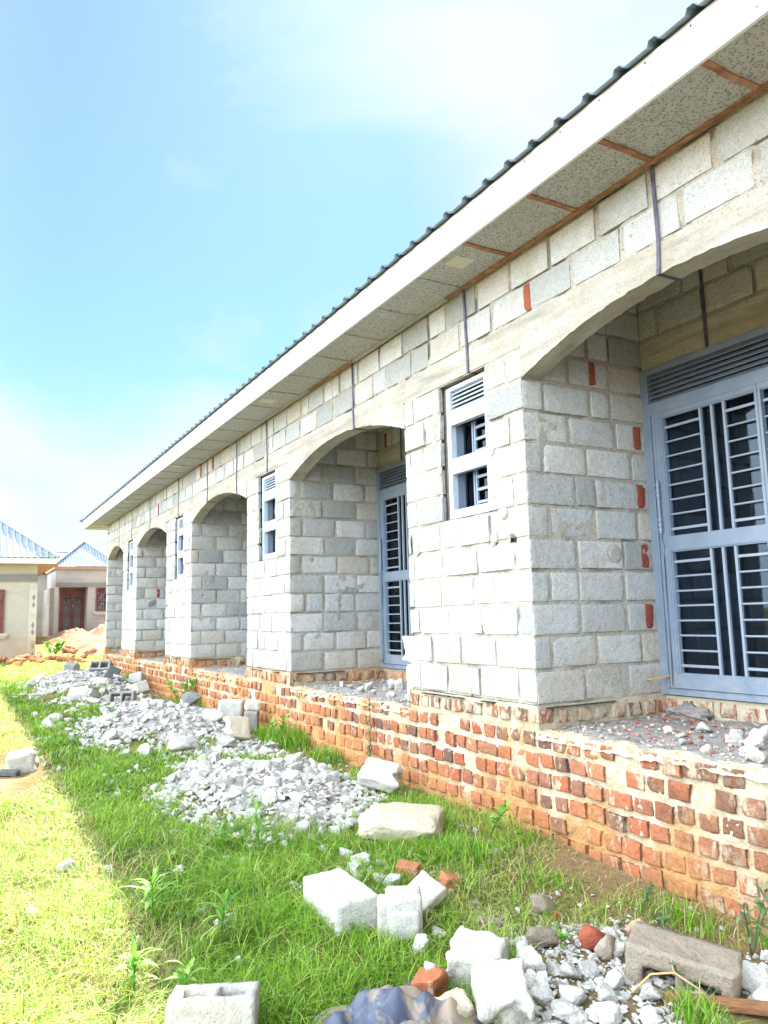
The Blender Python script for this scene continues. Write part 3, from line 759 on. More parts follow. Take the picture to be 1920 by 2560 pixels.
# roof: fascia, soffit with battens and vents, straps, ribbed sheets
FX0, FX1 = -17.52, 8.8; FY = -0.45
w = MB(); x = FX0; ends = [FX0, -16.5, -13.5, -10.5, -7.5, -4.5, -1.5, 1.496, 4.5, 7.5, FX1]
for a, b in zip(ends[:-1], ends[1:]): w.box(a + .0012, b - .0012, FY - .02, FY + .004 * 0, 3.072, 3.303)
w.box(FX0, FX0 + .02, FY + .001, 8.4, 3.072, 3.303)
x = -17.3
nl = w
while x < 8.6:
    nl.box(x, x + .009, FY - .0225, FY - .0195, 3.272, 3.281, 1)
    if R.random() < .6: nl.box(x + .03, x + .038, FY - .0225, FY - .0195, 3.12, 3.128, 1)
    x += .29 + R.uniform(-.03, .03)
fa = w.build('fascia', [MT['fascia'], MT['dpc']], BLD)
w = MB(); w.box(FX0 + .021, FX1, FY + .001, -.001, 3.082, 3.094); w.box(FX0 + .021, ENDW[0], -.0005, 8.3, 3.082, 3.094)
so = w.build('soffit', MT['soffit'], BLD)
i = 0; x = 1.955
bt = MB()
bx = [5.2, 4.55, 3.9, 3.25, 2.6, 1.955, 1.30, 0.70, 0.035, -0.57] + [-1.2 - .63 * q for q in range(26)]
for x in bx:
    if x < FX0 + .1: continue
    bt_ = MB(); wd = .018 if x > -.3 else .013
    for s0, s1 in ((0, .33), (.33, .66), (.66, 1)):
        y0, y1 = FY + .002 + (.385) * s0, FY + .002 + .385 * s1
        sk = R.uniform(-.004, .004)
        bt_.box(x - wd + sk, x + wd + sk, y0, y1, 3.070 + R.uniform(0, .003), 3.0815)
    bt_.build('batten', MT['timber'] if x > -.3 else MT['soffit'], so)
bt_ = MB(); x = FX0 + 1.0
while x < FX1 - .1:
    e = min(x + R.uniform(.3, .7), FX1); wd = R.uniform(.026, .036) if x > -3.5 else R.uniform(.016, .026)
    bt_.box(x, e - .002, -.058 - R.uniform(-.004, .004), -.058 + wd, 3.064 + R.uniform(0, .006), 3.0815, 0 if (x > -1.2 or (-3.8 < x < -2.9)) else 1)
    x = e
bt_.build('wall_batten', [MT['timber'], MT['soffit']], so)
for x in (4.0, -.215, -4.1, -8.2, -12.3):
    v = MB(); v.box(x - .075, x + .075, -.385, -.23, 3.077, 3.0815)
    for q in range(7): v.box(x - .066 + q * .0195, x - .056 + q * .0195, -.375, -.24, 3.0735, 3.0768)
    v.build('vent_grille', MT['vent'], so)
for (x, kind) in ((6.0, 'a'), (3.55, 'w'), (1.262, 'a'), (-.59, 'w'), (-2.51, 'a'), (-4.92, 'w'), (-6.1, 'a'), (-7.54, 'a'), (-9.3, 'w'), (-11.55, 'a'), (-13.36, 'w'), (-14.86, 'a')):
    s_ = MB(); wd = .0115
    zb = 2.42
    for (a, b) in OPEN:
        if a < x < b: zb = arch(x, a, b) - .004
    pts = [(x, 3.075), (x + .004, 2.9), (x + .006, 2.74), (x + .012 + R.uniform(-.02, .02), 2.6), (x + R.uniform(-.01, .015), zb)]
    for (p, q) in zip(pts[:-1], pts[1:]):
        vs = []
        for (xx_, zz_) in (p, q):
            for dy in (-.017, -.012): vs += [(xx_ - wd, dy, zz_), (xx_ + wd, dy, zz_)]
        s_.add(vs, [(0, 1, 5, 4), (2, 6, 7, 3), (0, 4, 6, 2), (1, 3, 7, 5)], 0)
    xe = pts[-1][0]
    s_.add([(xe - wd, -.017, zb), (xe + wd, -.017, zb), (xe + wd, .155, zb - .003), (xe - wd, .155, zb - .003), (xe - wd, -.017, zb - .004), (xe + wd, -.017, zb - .004), (xe + wd, .155, zb - .007), (xe - wd, .155, zb - .007)],
           [(0, 1, 2, 3), (4, 7, 6, 5), (0, 4, 5, 1), (2, 6, 7, 3), (1, 5, 6, 2), (0, 3, 7, 4)], 0)
    s_.build('roof_tie', MT['strap'], BLD)
for (a, b) in OPEN:
    s_ = MB(); x = a + .60; s_.box(x - .0115, x + .0115, DY - .02, DY - .014, 2.41, 3.07); s_.box(x - .0115, x + .0115, DY - .02, DY + .03, 2.400, 2.405); s_.build('roof_tie', MT['strap'], BLD)

def ribbed(mb, P0, U, IN, tanp, length, depthfn, pitch=.225, ribh=.024, base=.07, top=.035, mat=0):
    P0 = Vector(P0); U = Vector(U); IN = Vector(IN); S = IN + Vector((0, 0, tanp))
    N = U.cross(S); N.normalize()
    if N.z < 0: N = -N
    prof = []; x = 0.0
    while x < length:
        for dx, h in ((0, 0), (pitch - base, 0), (pitch - base + (base - top) / 2, ribh), (pitch - (base - top) / 2, ribh)):
            if x + dx < length: prof.append((x + dx, h))
        x += pitch
    prof.append((length, 0))
    vs = []
    for (x, h) in prof:
        vs.append(tuple(P0 + U * x + N * h)); vs.append(tuple(P0 + U * x + S * max(0.001, depthfn(x)) + N * h))
    mb.add(vs, [(2 * i, 2 * i + 2, 2 * i + 3, 2 * i + 1) for i in range(len(prof) - 1)], mat, False)
def hip_roof(mb, x0, x1, y0, y1, z, tanp, **kw):
    W, D = x1 - x0, y1 - y0; hd = min(W, D) / 2
    ribbed(mb, (x0, y0, z), (1, 0, 0), (0, 1, 0), tanp, W, lambda t: min(t, W - t, hd), **kw)
    ribbed(mb, (x0, y1, z), (1, 0, 0), (0, -1, 0), tanp, W, lambda t: min(t, W - t, hd), **kw)
    ribbed(mb, (x0, y0, z), (0, 1, 0), (1, 0, 0), tanp, D, lambda t: min(t, D - t, hd), **kw)
    ribbed(mb, (x1, y0, z), (0, 1, 0), (-1, 0, 0), tanp, D, lambda t: min(t, D - t, hd), **kw)
    # ridge and hip caps
    a = Vector((x0, y0, z)); zt = z + hd * tanp + .03
    c = [(x0, y0), (x1, y0), (x1, y1), (x0, y1)]
    if W >= D: r1, r2 = (x0 + hd, (y0 + y1) / 2), (x1 - hd, (y0 + y1) / 2); own = (r1, r2, r2, r1)
    else: r1, r2 = ((x0 + x1) / 2, y0 + hd), ((x0 + x1) / 2, y1 - hd); own = (r1, r1, r2, r2)
    for (p, q) in list(zip(c, own)):
        mb.tube([(*p, z + .03), (*q, zt)], .07, 6, kw.get('mat', 0))
    mb.tube([(*r1, zt), (*r2, zt)], .07, 6, kw.get('mat', 0))
w = MB(); hip_roof(w, FX0 - .05, FX1 + .05, FY - .07, 8.5, 3.30, .27)
w.build('roof', MT['roof'], BLD)

# --------------------------------------------------------------- metal doors and windows
def make_door(a):
    x0 = a - .008; Wd = min(DOOR_W, 1.94); y = DY
    d = MB()                                   # outer frame
    def bar(mb, u0, u1, v0, v1, yf, t): mb.box(x0 + u0, x0 + u1, yf, yf + t, v0, v1)
    bar(d, 0, .075, -.005, 2.395, y - .03, .06); bar(d, Wd - .075, Wd, -.005, 2.395, y - .03, .06)
    bar(d, .075, Wd - .075, 2.345, 2.395, y - .03, .06); bar(d, .075, Wd - .075, 2.035, 2.12, y - .03, .06)
    bar(d, .075, Wd - .075, -.005, .04, y - .03, .06)
    fo = d.build('door', MT['paint'], BLD)
    lv = MB(); nsl = 6
    for i in range(nsl):
        zc = 2.12 + (.225) * (i + .5) / nsl
        ax = (Vector((1, 0, 0)), Vector((0, math.cos(.7), math.sin(.7))), Vector((0, -math.sin(.7), math.cos(.7))))
        lv.obox((x0 + Wd / 2, y - .005, zc), ax, (Wd / 2 - .076, .026, .0025))
    lv.build('louvre', MT['paint'], fo)
    # stop strip and hinge pins on the left jamb
    hs = MB(); hs.box(x0 + .082, x0 + .098, y - .052, y - .0305, .045, 2.03); hs.tube([(x0 + .135, y - .065, 1.52), (x0 + .135, y - .065, 1.14)], .012, 10)
    for zc in (1.50, 1.455, 1.42, 1.24, 1.205, 1.17): hs.tube([(x0 + .135, y - .065, zc + .012), (x0 + .135, y - .065, zc - .012)], .0165, 10)
    hs.tube([(x0 + .135, y - .065, 1.535), (x0 + .135, y - .065, 1.515)], .009, 8)
    hs.tube([(x0 + .135, y - .065, 1.14), (x0 + .13, y - .06, 1.10), (x0 + .142, y - .055, 1.05), (x0 + .13, y - .052, 1.0), (x0 + .135, y - .05, .95), (x0 + .134, y - .05, .06)], .006, 6)
    hs.build('hinge', MT['paint'], fo)
    mid = Wd / 2
    for side in (0, 1):
        def X(u): return u if side == 0 else Wd - u
        def lb(mb, u0, u1, v0, v1, yf=y - .042, t=.04):
            p, q = sorted((X(u0), X(u1))); bar(mb, p, q, v0, v1, yf, t)
        l = MB()
        lb(l, .102, .187, .045, 2.03); lb(l, .948, mid - .002, .045, 2.03)
        lb(l, .187, .948, 1.995, 2.03); lb(l, .187, .948, 1.012, 1.108); lb(l, .187, .948, .045, .142)
        for (v0, v1) in ((1.108, 1.118), (1.985, 1.995), (.142, .152), (1.002, 1.012)): lb(l, .187, .948, v0, v1, y - .034, .03)
        lb(l, .187, .197, .152, 1.002, y - .034, .03); lb(l, .187, .197, 1.118, 1.985, y - .034, .03)
        lb(l, .12, .128, .06, 2.0, y - .0455, .0035); lb(l, .165, .171, .1, 2.0, y - .0455, .0035)
        lf = l.build('leaf', MT['paint'], fo)
        gr = MB()
        for (v0, v1) in ((.152, 1.002), (1.118, 1.985)):
            for u in (.515, .61, .705): lb(gr, u - .0095, u + .0095, v0, v1, y - .028, .018)
            nb = 8; hgt = v1 - v0
            for q in range(nb):
                v = v0 + .05 + (hgt - .12) * q / (nb - 1)
                for (ua, ub) in ((.197, .5055), (.7145, .948)):
                    if q in (0, nb - 1): lb(gr, ua, ub, v - .009, v + .009, y - .022, .012)
                    else: gr.tube([(x0 + X(ua), y - .016, v), (x0 + X(ub), y - .016, v)], .0075, 8)
        gr.build('grille', MT['gpaint'], lf)
        gl = MB()
        for (v0, v1) in ((.145, 1.01), (1.11, 1.993)): lb(gl, .188, .947, v0, v1, y + .012, .004)
        gl.build('glass_pane', MT['glass'], lf)
    return fo
for (a, b) in OPEN: make_door(a)
def make_window(xa, xb):
    y = .028; zb, zt = 1.335, 2.382; W = xb - xa
    fx0 = xa + .06; fx1 = xb - .006
    d = MB()
    d.box(fx0, fx0 + .048, y, y + .05, zb, zt); d.box(fx1 - .048, fx1, y, y + .05, zb, zt)
    for (v0, v1) in ((zt - .028, zt), (2.075, 2.19), (1.685, 1.805), (zb, 1.40)): d.box(fx0 + .048, fx1 - .048, y, y + .05, v0, v1)
    d.box(fx0 + .048, fx1 - .048, y - .003, y - .0002, 1.738, 1.743)
    fo = d.build('window', MT['litpaint'], BLD)
    lv = MB()
    for i in range(5):
        zc = 2.19 + .164 * (i + .5) / 5
        ax = (Vector((1, 0, 0)), Vector((0, math.cos(.75), math.sin(.75))), Vector((0, -math.sin(.75), math.cos(.75))))
        lv.obox(((fx0 + fx1) / 2, y + .03, zc), ax, ((fx1 - fx0) / 2 - .05, .021, .0022))
    lv.build('louvre', MT['litpaint'], fo)
    g_ = MB(); yb = y + .10
    ix0, ix1 = fx0 + .03, fx1 - .03
    for (v0, v1) in ((1.385, 1.70), (1.79, 2.085)):
        g_.box(ix0, ix0 + .02, y + .0505, yb + .02, v0, v1)
        for u in (.34, .40, .72, .78):
            uu = ix0 + (ix1 - ix0) * u; g_.box(uu - .009, uu + .009, yb, yb + .016, v0, v1)
        for q in range(3):
            v = v0 + (v1 - v0) * (q + .6) / 3.2
            g_.box(ix0 + (ix1 - ix0) * .40 + .0095, ix0 + (ix1 - ix0) * .72 - .0095, yb + .001, yb + .015, v - .011, v + .011)
            g_.box(ix0 + (ix1 - ix0) * .78 + .0095, ix1, yb + .001, yb + .015, v - .011, v + .011)
    g_.build('grille', MT['paint'], fo)
    gl = MB(); gl.box(ix0, ix1, yb + .035, yb + .039, 1.38, 1.70); gl.box(ix0, ix1, yb + .035, yb + .039, 1.79, 2.09); gl.build('glass_pane', MT['glass'], fo)
for ci in WIN: make_window(*WIN[ci])

# ------------------------------------------------------------------ rocks, blocks, bricks
def displace(bm, rough, seed, f=9.0):
    bm.normal_update()
    for v in bm.verts:
        p = v.co
        d = rough * (fb(p.x * f, p.y * f, p.z * f + seed, 3) + 0.6 * ns(p.x * f * 3.1, p.y * f * 3.1, p.z * f * 3.1 + seed))
        v.co = p + v.normal * d
def rock_mesh(name, seed, mats, n=15, boxy=4.0, rough=0.02, cuts=2, dims=(1, 1, 1)):
    rr = random.Random(seed); bm = bmesh.new()
    for i in range(n):
        d = Vector((rr.gauss(0, 1), rr.gauss(0, 1), rr.gauss(0, 1)))
        l = (abs(d.x) ** boxy + abs(d.y) ** boxy + abs(d.z) ** boxy) ** (1 / boxy)
        d = d / l * 0.5 * rr.uniform(0.82, 1.0)
        bm.verts.new((d.x * dims[0], d.y * dims[1], d.z * dims[2]))
    h = bmesh.ops.convex_hull(bm, input=bm.verts[:])
    bmesh.ops.delete(bm, geom=[v for v in bm.verts if not v.link_faces], context='VERTS')
    bmesh.ops.dissolve_limit(bm, angle_limit=.3, verts=bm.verts[:], edges=bm.edges[:])
    bmesh.ops.bevel(bm, geom=bm.edges[:], offset=.03, segments=1, affect='EDGES')
    bmesh.ops.triangulate(bm, faces=bm.faces[:])
    for q in range(cuts): bmesh.ops.subdivide_edges(bm, edges=bm.edges[:], cuts=1, use_grid_fill=True)
    displace(bm, rough, seed, 5.0)
    me = bpy.data.meshes.new(name); bm.to_mesh(me); bm.free()
    for p in me.polygons: p.use_smooth = True
    me.materials.append(mats); return me
def rbox_mesh(name, w, d, h, mat, r=.014, rough=.004, cuts=11, seed=0, broken=None, warp=0.0):
    bm = bmesh.new(); bmesh.ops.create_cube(bm, size=1.0)
    bmesh.ops.subdivide_edges(bm, edges=bm.edges[:], cuts=cuts, use_grid_fill=True)
    hs = Vector((w / 2, d / 2, h / 2))
    for v in bm.verts:
        # push grid lines towards edges
        p = Vector([math.copysign(abs(c * 2) ** .75, c) * hs[i] for i, c in enumerate(v.co)])
        q = Vector([max(-(hs[i] - r), min(hs[i] - r, p[i])) for i in range(3)])
        e = p - q
        if e.length > 1e-6: p = q + e.normalized() * r
        if broken:
            for (ax, sg, amt) in broken:
                t = p[ax] * sg / hs[ax]
                if t > .2:
                    p[ax] -= sg * amt * (t - .2) / .8 * (0.7 + 1.2 * ns(p[(ax + 1) % 3] * 14 + seed, p[(ax + 2) % 3] * 14, seed))
        v.co = p
    displace(bm, rough, seed, 22.0)
    me = bpy.data.meshes.new(name); bm.to_mesh(me); bm.free()
    for p in me.polygons: p.use_smooth = True
    me.materials.append(mat); return me
def put(name, me, loc, rot=(0, 0, 0), scale=(1, 1, 1), label=None, cat=None, group=None):
    o = bpy.data.objects.new(name, me); COL.objects.link(o)
    o.location = loc; o.rotation_euler = rot; o.scale = scale if isinstance(scale, (tuple, list)) else (scale,) * 3
    return tag(o, label, cat, group)
def GP(x, y, dz=0): return (x, y, G(x, y) + dz)

YAW = math.radians(61.1)       # image horizontal in the ground plane
# --- foreground blocks, each with its own shape
put('concrete_block', rbox_mesh('concrete_block', .42, .22, .16, MT['pale'], .018, .004, 18, 1), (0.513, -1.670, G(0.513, -1.670) + .065), (.05, .03, -.02), 1,
    'whole pale solid concrete block lying flat in the grass, clean rectangular top', 'block')
tb = MB()
def add_me(name, me, loc, rot, lab, cat, grp=None): return put(name, me, loc, rot, 1, lab, cat, grp)
t1 = rbox_mesh('concrete_block', .19, .17, .19, MT['pale'], .02, .003, 14, 2)
r_ = empty('hollow_block_end', GP(.805, -1.50), 'upright end piece of a pale block with a recessed face panel, beside the whole block', 'block', None, YAW)
for nm, (w_, d_, h_), (x, y, z) in (('body', (.165, .16, .19), (.01, .02, .085)), ('face_panel', (.135, .03, .125), (.012, -.068, .062)), ('side_flange', (.05, .12, .165), (-.085, .0, .075))):
    o = put(nm, rbox_mesh(nm, w_, d_, h_, MT['pale'], .014, .003, 10, 4), (x, y, z), (0, 0, 0)); o.parent = r_
put('broken_slab', rbox_mesh('broken_slab', .20, .17, .06, MT['pale'], .012, .005, 12, 5, [(0, -1, .05)]), GP(.60, -1.27, .06), (.35, -.5, YAW + .55), 1, 'broken pale slab leaning behind the upright block end', 'slab')
put('fallen_brick', rbox_mesh('fallen_brick', .12, .09, .075, MT['lbrick'], .006, .005, 12, 6), GP(.22, -1.12, .03), (.1, .1, YAW - .3), 1, 'orange red brick piece with pale mortar on its end, behind the block cluster in grass', 'brick')
put('fallen_brick', rbox_mesh('fallen_brick', .10, .09, .085, MT['lbrick'], .007, .005, 12, 7, [(0, 1, .03)]), GP(.45, -1.0, .02), (.2, .3, YAW + .4), 1, 'broken brick half with a mortar smear, sunk in grass behind the leaning slab', 'brick')
put('concrete_chunk', rbox_mesh('concrete_chunk', .24, .20, .17, MT['pale'], .018, .006, 18, 8, [(0, -1, .05), (1, 1, .03)]), GP(1.29, -1.445, .085), (.28, .12, YAW - .35), 1, 'large pale block fragment with a chipped corner, rear of the two big fragments in front', 'concrete chunk')
put('concrete_chunk', rbox_mesh('concrete_chunk', .21, .21, .13, MT['pale'], .022, .006, 18, 9, [(1, -1, .05), (0, 1, .02)]), GP(1.61, -1.54, .115), (.62, -.06, YAW + .02), 1, 'large white square block fragment tilted towards the viewer, front of the two big fragments', 'concrete chunk')
put('fallen_brick', rbox_mesh('fallen_brick', .12, .11, .09, MT['lbrick'], .007, .005, 14, 10, [(0, 1, .03)]), GP(1.31, -1.66, .05), (.15, -.2, YAW - .45), 1, 'orange brick end standing beside the blue plastic sheet', 'brick')
put('concrete_chunk', rock_mesh('concrete_chunk', 211, MT['pale'], 13), GP(1.275, -1.645, .096), (0.3, .3, 0), (.055, .05, .055), 'small white chip resting on top of the orange brick end', 'concrete chunk')
put('concrete_chunk', rbox_mesh('concrete_chunk', .14, .10, .10, MT['yellowed'], .02, .008, 12, 11, [(0, 1, .03)]), GP(1.51, -1.69, .06), (.3, -.25, YAW + .35), 1, 'rough cream fragment wedged left of the white square fragment', 'concrete chunk')
put('concrete_chunk', rock_mesh('concrete_chunk', 212, MT['brownst'], 16, 3), GP(.92, -.77, .04), (.1, .2, 1), (.14, .12, .11), 'brownish grey angular stone alone in the dry grass by the plinth', 'stone')
put('fallen_brick', rock_mesh('fallen_brick', 213, MT['redst'], 12, 4), GP(1.01, -.77, .02), (.1, .4, 1.3), (.05, .04, .06), 'small dark red brick chip beside the brown angular stone', 'brick')
put('concrete_chunk', rbox_mesh('flat_stone', .13, .05, .03, MT['brownst'], .008, .004, 8, 12), GP(.90, -1.08, .015), (.1, .1, YAW + .1), 1, 'flat brown sliver of stone lying in dry grass behind the big fragments', 'stone')
put('stone', rock_mesh('stone', 214, MT['brownst'], 18, 3), GP(1.20, -1.02, .045), (0, .1, 1), (.15, .11, .095), 'rounded tan stone caked in mud behind the white rubble', 'stone')
put('stone', rock_mesh('stone', 215, MT['redst'], 22, 2.4, .03), GP(1.36, -.87, .05), (.15, .12, 1.1), (.155, .115, .11), 'smooth dark red boulder stone at the back of the near rubble', 'stone')
put('stone', rock_mesh('stone', 216, concrete_like('pinkish_stone', (.46, .30, .21), (.48, .32, .23), src='obj').mat, 20, 2.4, .03), GP(1.38, -.61, .05), (0, .3, .8), (.125, .105, .11), 'rounded pinkish brown stone close to the plinth', 'stone')
put('concrete_chunk', rock_mesh('concrete_chunk', 217, MT['brownst'], 12, 4), GP(1.46, -.89, .05), (.3, .4, 1.9), (.12, .09, .11), 'angular grey brown shard leaning against the dark red stone', 'stone')
NEARC = [(1.14, -1.22, .085, .05, .12, .5), (1.22, -1.15, .05, .05, .09, 0), (1.33, -1.19, .16, .12, .11, 0), (1.41, -1.26, .06, .05, .065, 0), (1.46, -1.24, .07, .05, .08, .5), (1.57, -1.21, .15, .1, .1, .4),
         (1.53, -1.31, .1, .08, .07, 0), (1.44, -1.1, .1, .07, .07, .3), (1.48, -1.03, .09, .08, .08, .2), (1.66, -1.30, .17, .13, .075, .1), (1.55, -1.41, .07, .06, .075, .3), (1.57, -1.5, .07, .06, .05, 0),
         (1.65, -1.1, .085, .08, .09, 0), (1.58, -1.0, .1, .08, .06, .3), (1.28, -.69, .1, .08, .07, .3), (1.38, -.76, .11, .08, .07, 0), (1.25, -.5, .07, .06, .07, 0), (1.72, -.95, .1, .08, .075, .3),
         (1.58, -.49, .075, .06, .075, 0), (1.64, -.44, .1, .07, .06, .2), (1.82, -.5, .13, .11, .11, .3), (1.95, -.6, .1, .1, .11, 0), (1.73, -1.2, .15, .14, .07, 0), (1.70, -1.4, .12, .1, .07, .2), (1.62, -1.42, .09, .08, .06, 0),
         (.84, -1.32, .09, .075, .055, 0), (.945, -1.485, .075, .07, .085, 0)]
CHM = [rock_mesh('concrete_chunk', 300 + i, MT['chunk'], R.choice((11, 14, 18)), R.choice((3, 4, 6)), .045, 3 if i < 10 else 2) for i in range(16)]
for i, (x, y, w_, d_, h_, tl) in enumerate(NEARC):
    put('concrete_chunk', CHM[i % 10], GP(x + .05, y - .03, h_ * .36), (tl * R.uniform(.5, 1), R.uniform(-.3, .3), R.uniform(0, 6)), (w_ * 1.12, d_ * 1.12, h_ * 1.15),
        'pale broken concrete chunk between the two big fragments and the hollow brown block' if i < 25 else ('small grey stone in grass right of the upright block end' if i == 25 else 'white pointed stone in grass below the upright block end'), 'concrete chunk', 'chunks in the near rubble' if i < 25 else None)
for (x, y, w_, h_) in ((-.27, -1.25, .11, .08), (-.07, -1.26, .15, .08), (0, -1.34, .1, .05), (.07, -1.28, .05, .07), (-.01, -1.16, .09, .07), (.15, -1.39, .08, .055), (.19, -1.28, .1, .05), (.29, -1.26, .11, .07), (.37, -1.31, .08, .05), (-.40, -1.34, .05, .05), (-.62, -1.5, .07, .05)):
    put('stone', CHM[R.randrange(10)], GP(x, y, h_ * .3), (0, R.uniform(-.2, .2), R.uniform(0, 6)), (w_ * 1.1, w_ * .85, h_ * 1.1), 'small grey stone in the loose cluster on grass behind the whole solid block', 'stone', 'small stones behind the solid block')
# hollow blocks
def hollow_mesh(name, w, d, h, mat, wall=.038, cells=2, bottom=False, seed=0, broken=None):
    bm = bmesh.new()
    cx = [-w / 2]; cw = (w - wall * (cells + 1)) / cells
    for i in range(cells): cx += [cx[-1] + wall, cx[-1] + wall + cw]
    cx.append(w / 2); cy = [-d / 2, -d / 2 + wall, d / 2 - wall, d / 2]
    nx, ny_ = len(cx) - 1, 3
    solid = lambda i, j: 0 <= i < nx and 0 <= j < ny_ and not (i % 2 == 1 and j == 1)
    V = {}
    def vert(i, j, k):
        if (i, j, k) not in V: V[(i, j, k)] = bm.verts.new((cx[i], cy[j], (-h / 2, h / 2)[k]))
        return V[(i, j, k)]
    for i in range(nx):
        for j in range(ny_):
            if not solid(i, j): continue
            bm.faces.new([vert(i, j, 1), vert(i + 1, j, 1), vert(i + 1, j + 1, 1), vert(i, j + 1, 1)])
            bm.faces.new([vert(i, j, 0), vert(i, j + 1, 0), vert(i + 1, j + 1, 0), vert(i + 1, j, 0)])
            for (di, dj, a, b) in ((-1, 0, (i, j + 1), (i, j)), (1, 0, (i + 1, j), (i + 1, j + 1)), (0, -1, (i, j), (i + 1, j)), (0, 1, (i + 1, j + 1), (i, j + 1))):
                if not solid(i + di, j + dj):
                    bm.faces.new([vert(*a, 0), vert(*b, 0), vert(*b, 1), vert(*a, 1)])
    if bottom:
        for i in range(1, nx, 2): bm.faces.new([vert(i, 1, 0), vert(i, 2, 0), vert(i + 1, 2, 0), vert(i + 1, 1, 0)])
    bmesh.ops.bevel(bm, geom=[e for e in bm.edges if e.calc_face_angle(0) > .5], offset=.009, segments=2, affect='EDGES')
    for q in range(3):
        long_ = [e for e in bm.edges if e.calc_length() > .022]
        bmesh.ops.subdivide_edges(bm, edges=long_, cuts=1, use_grid_fill=True)
    bmesh.ops.triangulate(bm, faces=[f for f in bm.faces if len(f.verts) > 4])
    if broken:
        for v in bm.verts:
            for (ax, sg, lim, amt) in broken:
                t = v.co[ax] * sg - lim
                if t > 0: v.co[ax] -= sg * t * min(1, amt * (.8 + .8 * ns(v.co.y * 12, v.co.z * 12, seed)))
    displace(bm, .004, seed, 22.0)
    me = bpy.data.meshes.new(name); bm.to_mesh(me); bm.free()
    for p in me.polygons: p.use_smooth = True
    me.materials.append(mat); return me
put('hollow_block', hollow_mesh('hollow_block', .30, .17, .22, MT['pale'], .034, 2, seed=21), GP(1.17, -2.48, .06), (-.12, 0, YAW + .06), 1, 'pale two cell hollow block standing in the green grass, holes upward', 'block')
put('hollow_block', hollow_mesh('hollow_block',   .44, .21, .21, MT['brownst'], .066, 2, True, seed=22, broken=[(0, 1, .10, .35)]), GP(1.76, -.76, .030), (math.radians(94), 0.13, YAW - .50), 1, 'muddy brown hollow block lying on its side with dark open cells, near the plinth', 'block')
put('timber_plank', rbox_mesh('timber_plank', .62, .055, .03, MT['plank'], .006, .002, 14, 23), GP(2.02, -.72, .03), (.1, .03, YAW - .22), 1, 'weathered brown timber batten lying below the muddy hollow block', 'plank')
put('wood_offcut', rbox_mesh('wood_offcut', .24, .03, .012, MT['paletimber'], .003, .002, 10, 24, [(0, -1, .05)]), (.105, 1.03, .115), (0, -.1, math.radians(85)), 1, 'splintered pale wood strip jutting from the bay wall beside the nearest door', 'wood strip')
put('wood_offcut', rbox_mesh('wood_offcut', .22, .025, .014, MT['paletimber'], .003, .002, 10, 25, [(0, -1, .04)]), (-4.10, 1.02, .10), (0, 0, math.radians(88)), 1, 'pale stick jutting from the second bay wall near its door', 'wood strip')
put('wood_offcut', rbox_mesh('wood_offcut', .5, .04, .012, MT['timber'], .003, .003, 10, 26), (-3.55, .5, -.115), (0, .02, .9), 1, 'thin reddish wood strip lying on the rubble floor of the second bay', 'wood strip')
# slabs and blocks of the middle piles
put('rock_slab', rock_mesh('rock_slab', 231, MT['yellowed'], 24, 5, .02, 3), GP(-.42, -.80, .10), (.12, .1, YAW - .1), (.60, .46, .26), 'very large cream slab stained yellow below, lying at the plinth', 'slab')
put('rock_slab', rbox_mesh('rock_slab', .34, .24, .12, MT['pale'], .03, .008, 14, 32, [(0, 1, .06)]), GP(-1.5, -.33, .14), (.5, .2, YAW - .35), 1, 'white slab propped against the plinth above the cream slab', 'slab')
put('concrete_block', rbox_mesh('concrete_block', .30, .2, .2, MT['pale'], .03, .008, 12, 33), GP(-5.35, -.32, .13), (0, .08, YAW), 1, 'white block with a sunken panel on the second pile against the plinth', 'block')
put('concrete_block', rbox_mesh('concrete_block', .16, .16, .24, MT['midgrey'], .02, .006, 12, 34), GP(-4.9, -.22, .12), (0, .04, YAW), 1, 'grey upright half block at the near end of the second pile', 'block')
put('concrete_block', rbox_mesh('concrete_block', .17, .14, .10, MT['chunk'], .03, .006, 12, 35), GP(-4.93, -.2, .29), (0, .1, YAW + .3), 1, 'rounded block piece sitting on the grey upright half block', 'block')
put('rock_slab', rbox_mesh('rock_slab', .30, .28, .06, MT['yellowed'], .01, .005, 12, 36, [(0, -1, .06)]), GP(-4.45, -.55, .14), (.85, .2, YAW + .5), 1, 'tan slab tilted on edge at the near end of the second pile', 'slab')
put('concrete_chunk', rock_mesh('concrete_chunk', 237, MT['greychunk'], 14, 4), GP(-6.2, -.6, .1), (.2, .1, .4), (.34, .24, .2), 'dark charcoal lump on the second pile', 'concrete chunk')
FARL = [((.22, .2, .2), (-13.6, -1.15), 'midgrey', 'grey block perched at the left end of the farthest pile', .3), ((.2, .2, .24), (-13.3, -.45), 'midgrey', 'grey block standing at the top of the farthest pile', .2),
        ((.3, .22, .26), (-11.1, -.75), 'greychunk', 'dark block tipped over in the middle of the farthest pile', .5), ((.26, .2, .22), (-11.3, -.25), 'chunk', 'pale block leaning at the wall end of the farthest pile', .5),
        ((.24, .22, .2), (-10.3, -.4), 'chunk', 'pale block lowest at the wall end of the farthest pile', .4), ((.46, .3, .12), (-10.1, -1.45), 'chunk', 'broad pale slab at the front of the farthest pile', .1)]
for i, (dm, (x, y), mt, lab, tl) in enumerate(FARL):
    put('concrete_block', rbox_mesh('concrete_block', *dm, MT[mt], .015, .006, 8, 40 + i), GP(x, y, dm[2] * .4), (tl, .2, YAW + i), 1, lab, 'block')
put('hollow_block', hollow_mesh('hollow_block', .40, .2, .2, MT['midgrey'], .035, 2, seed=51), GP(-12.3, -.75, .12), (.95, 0, YAW), 1, 'grey hollow block with open cells atop the farthest pile', 'block')
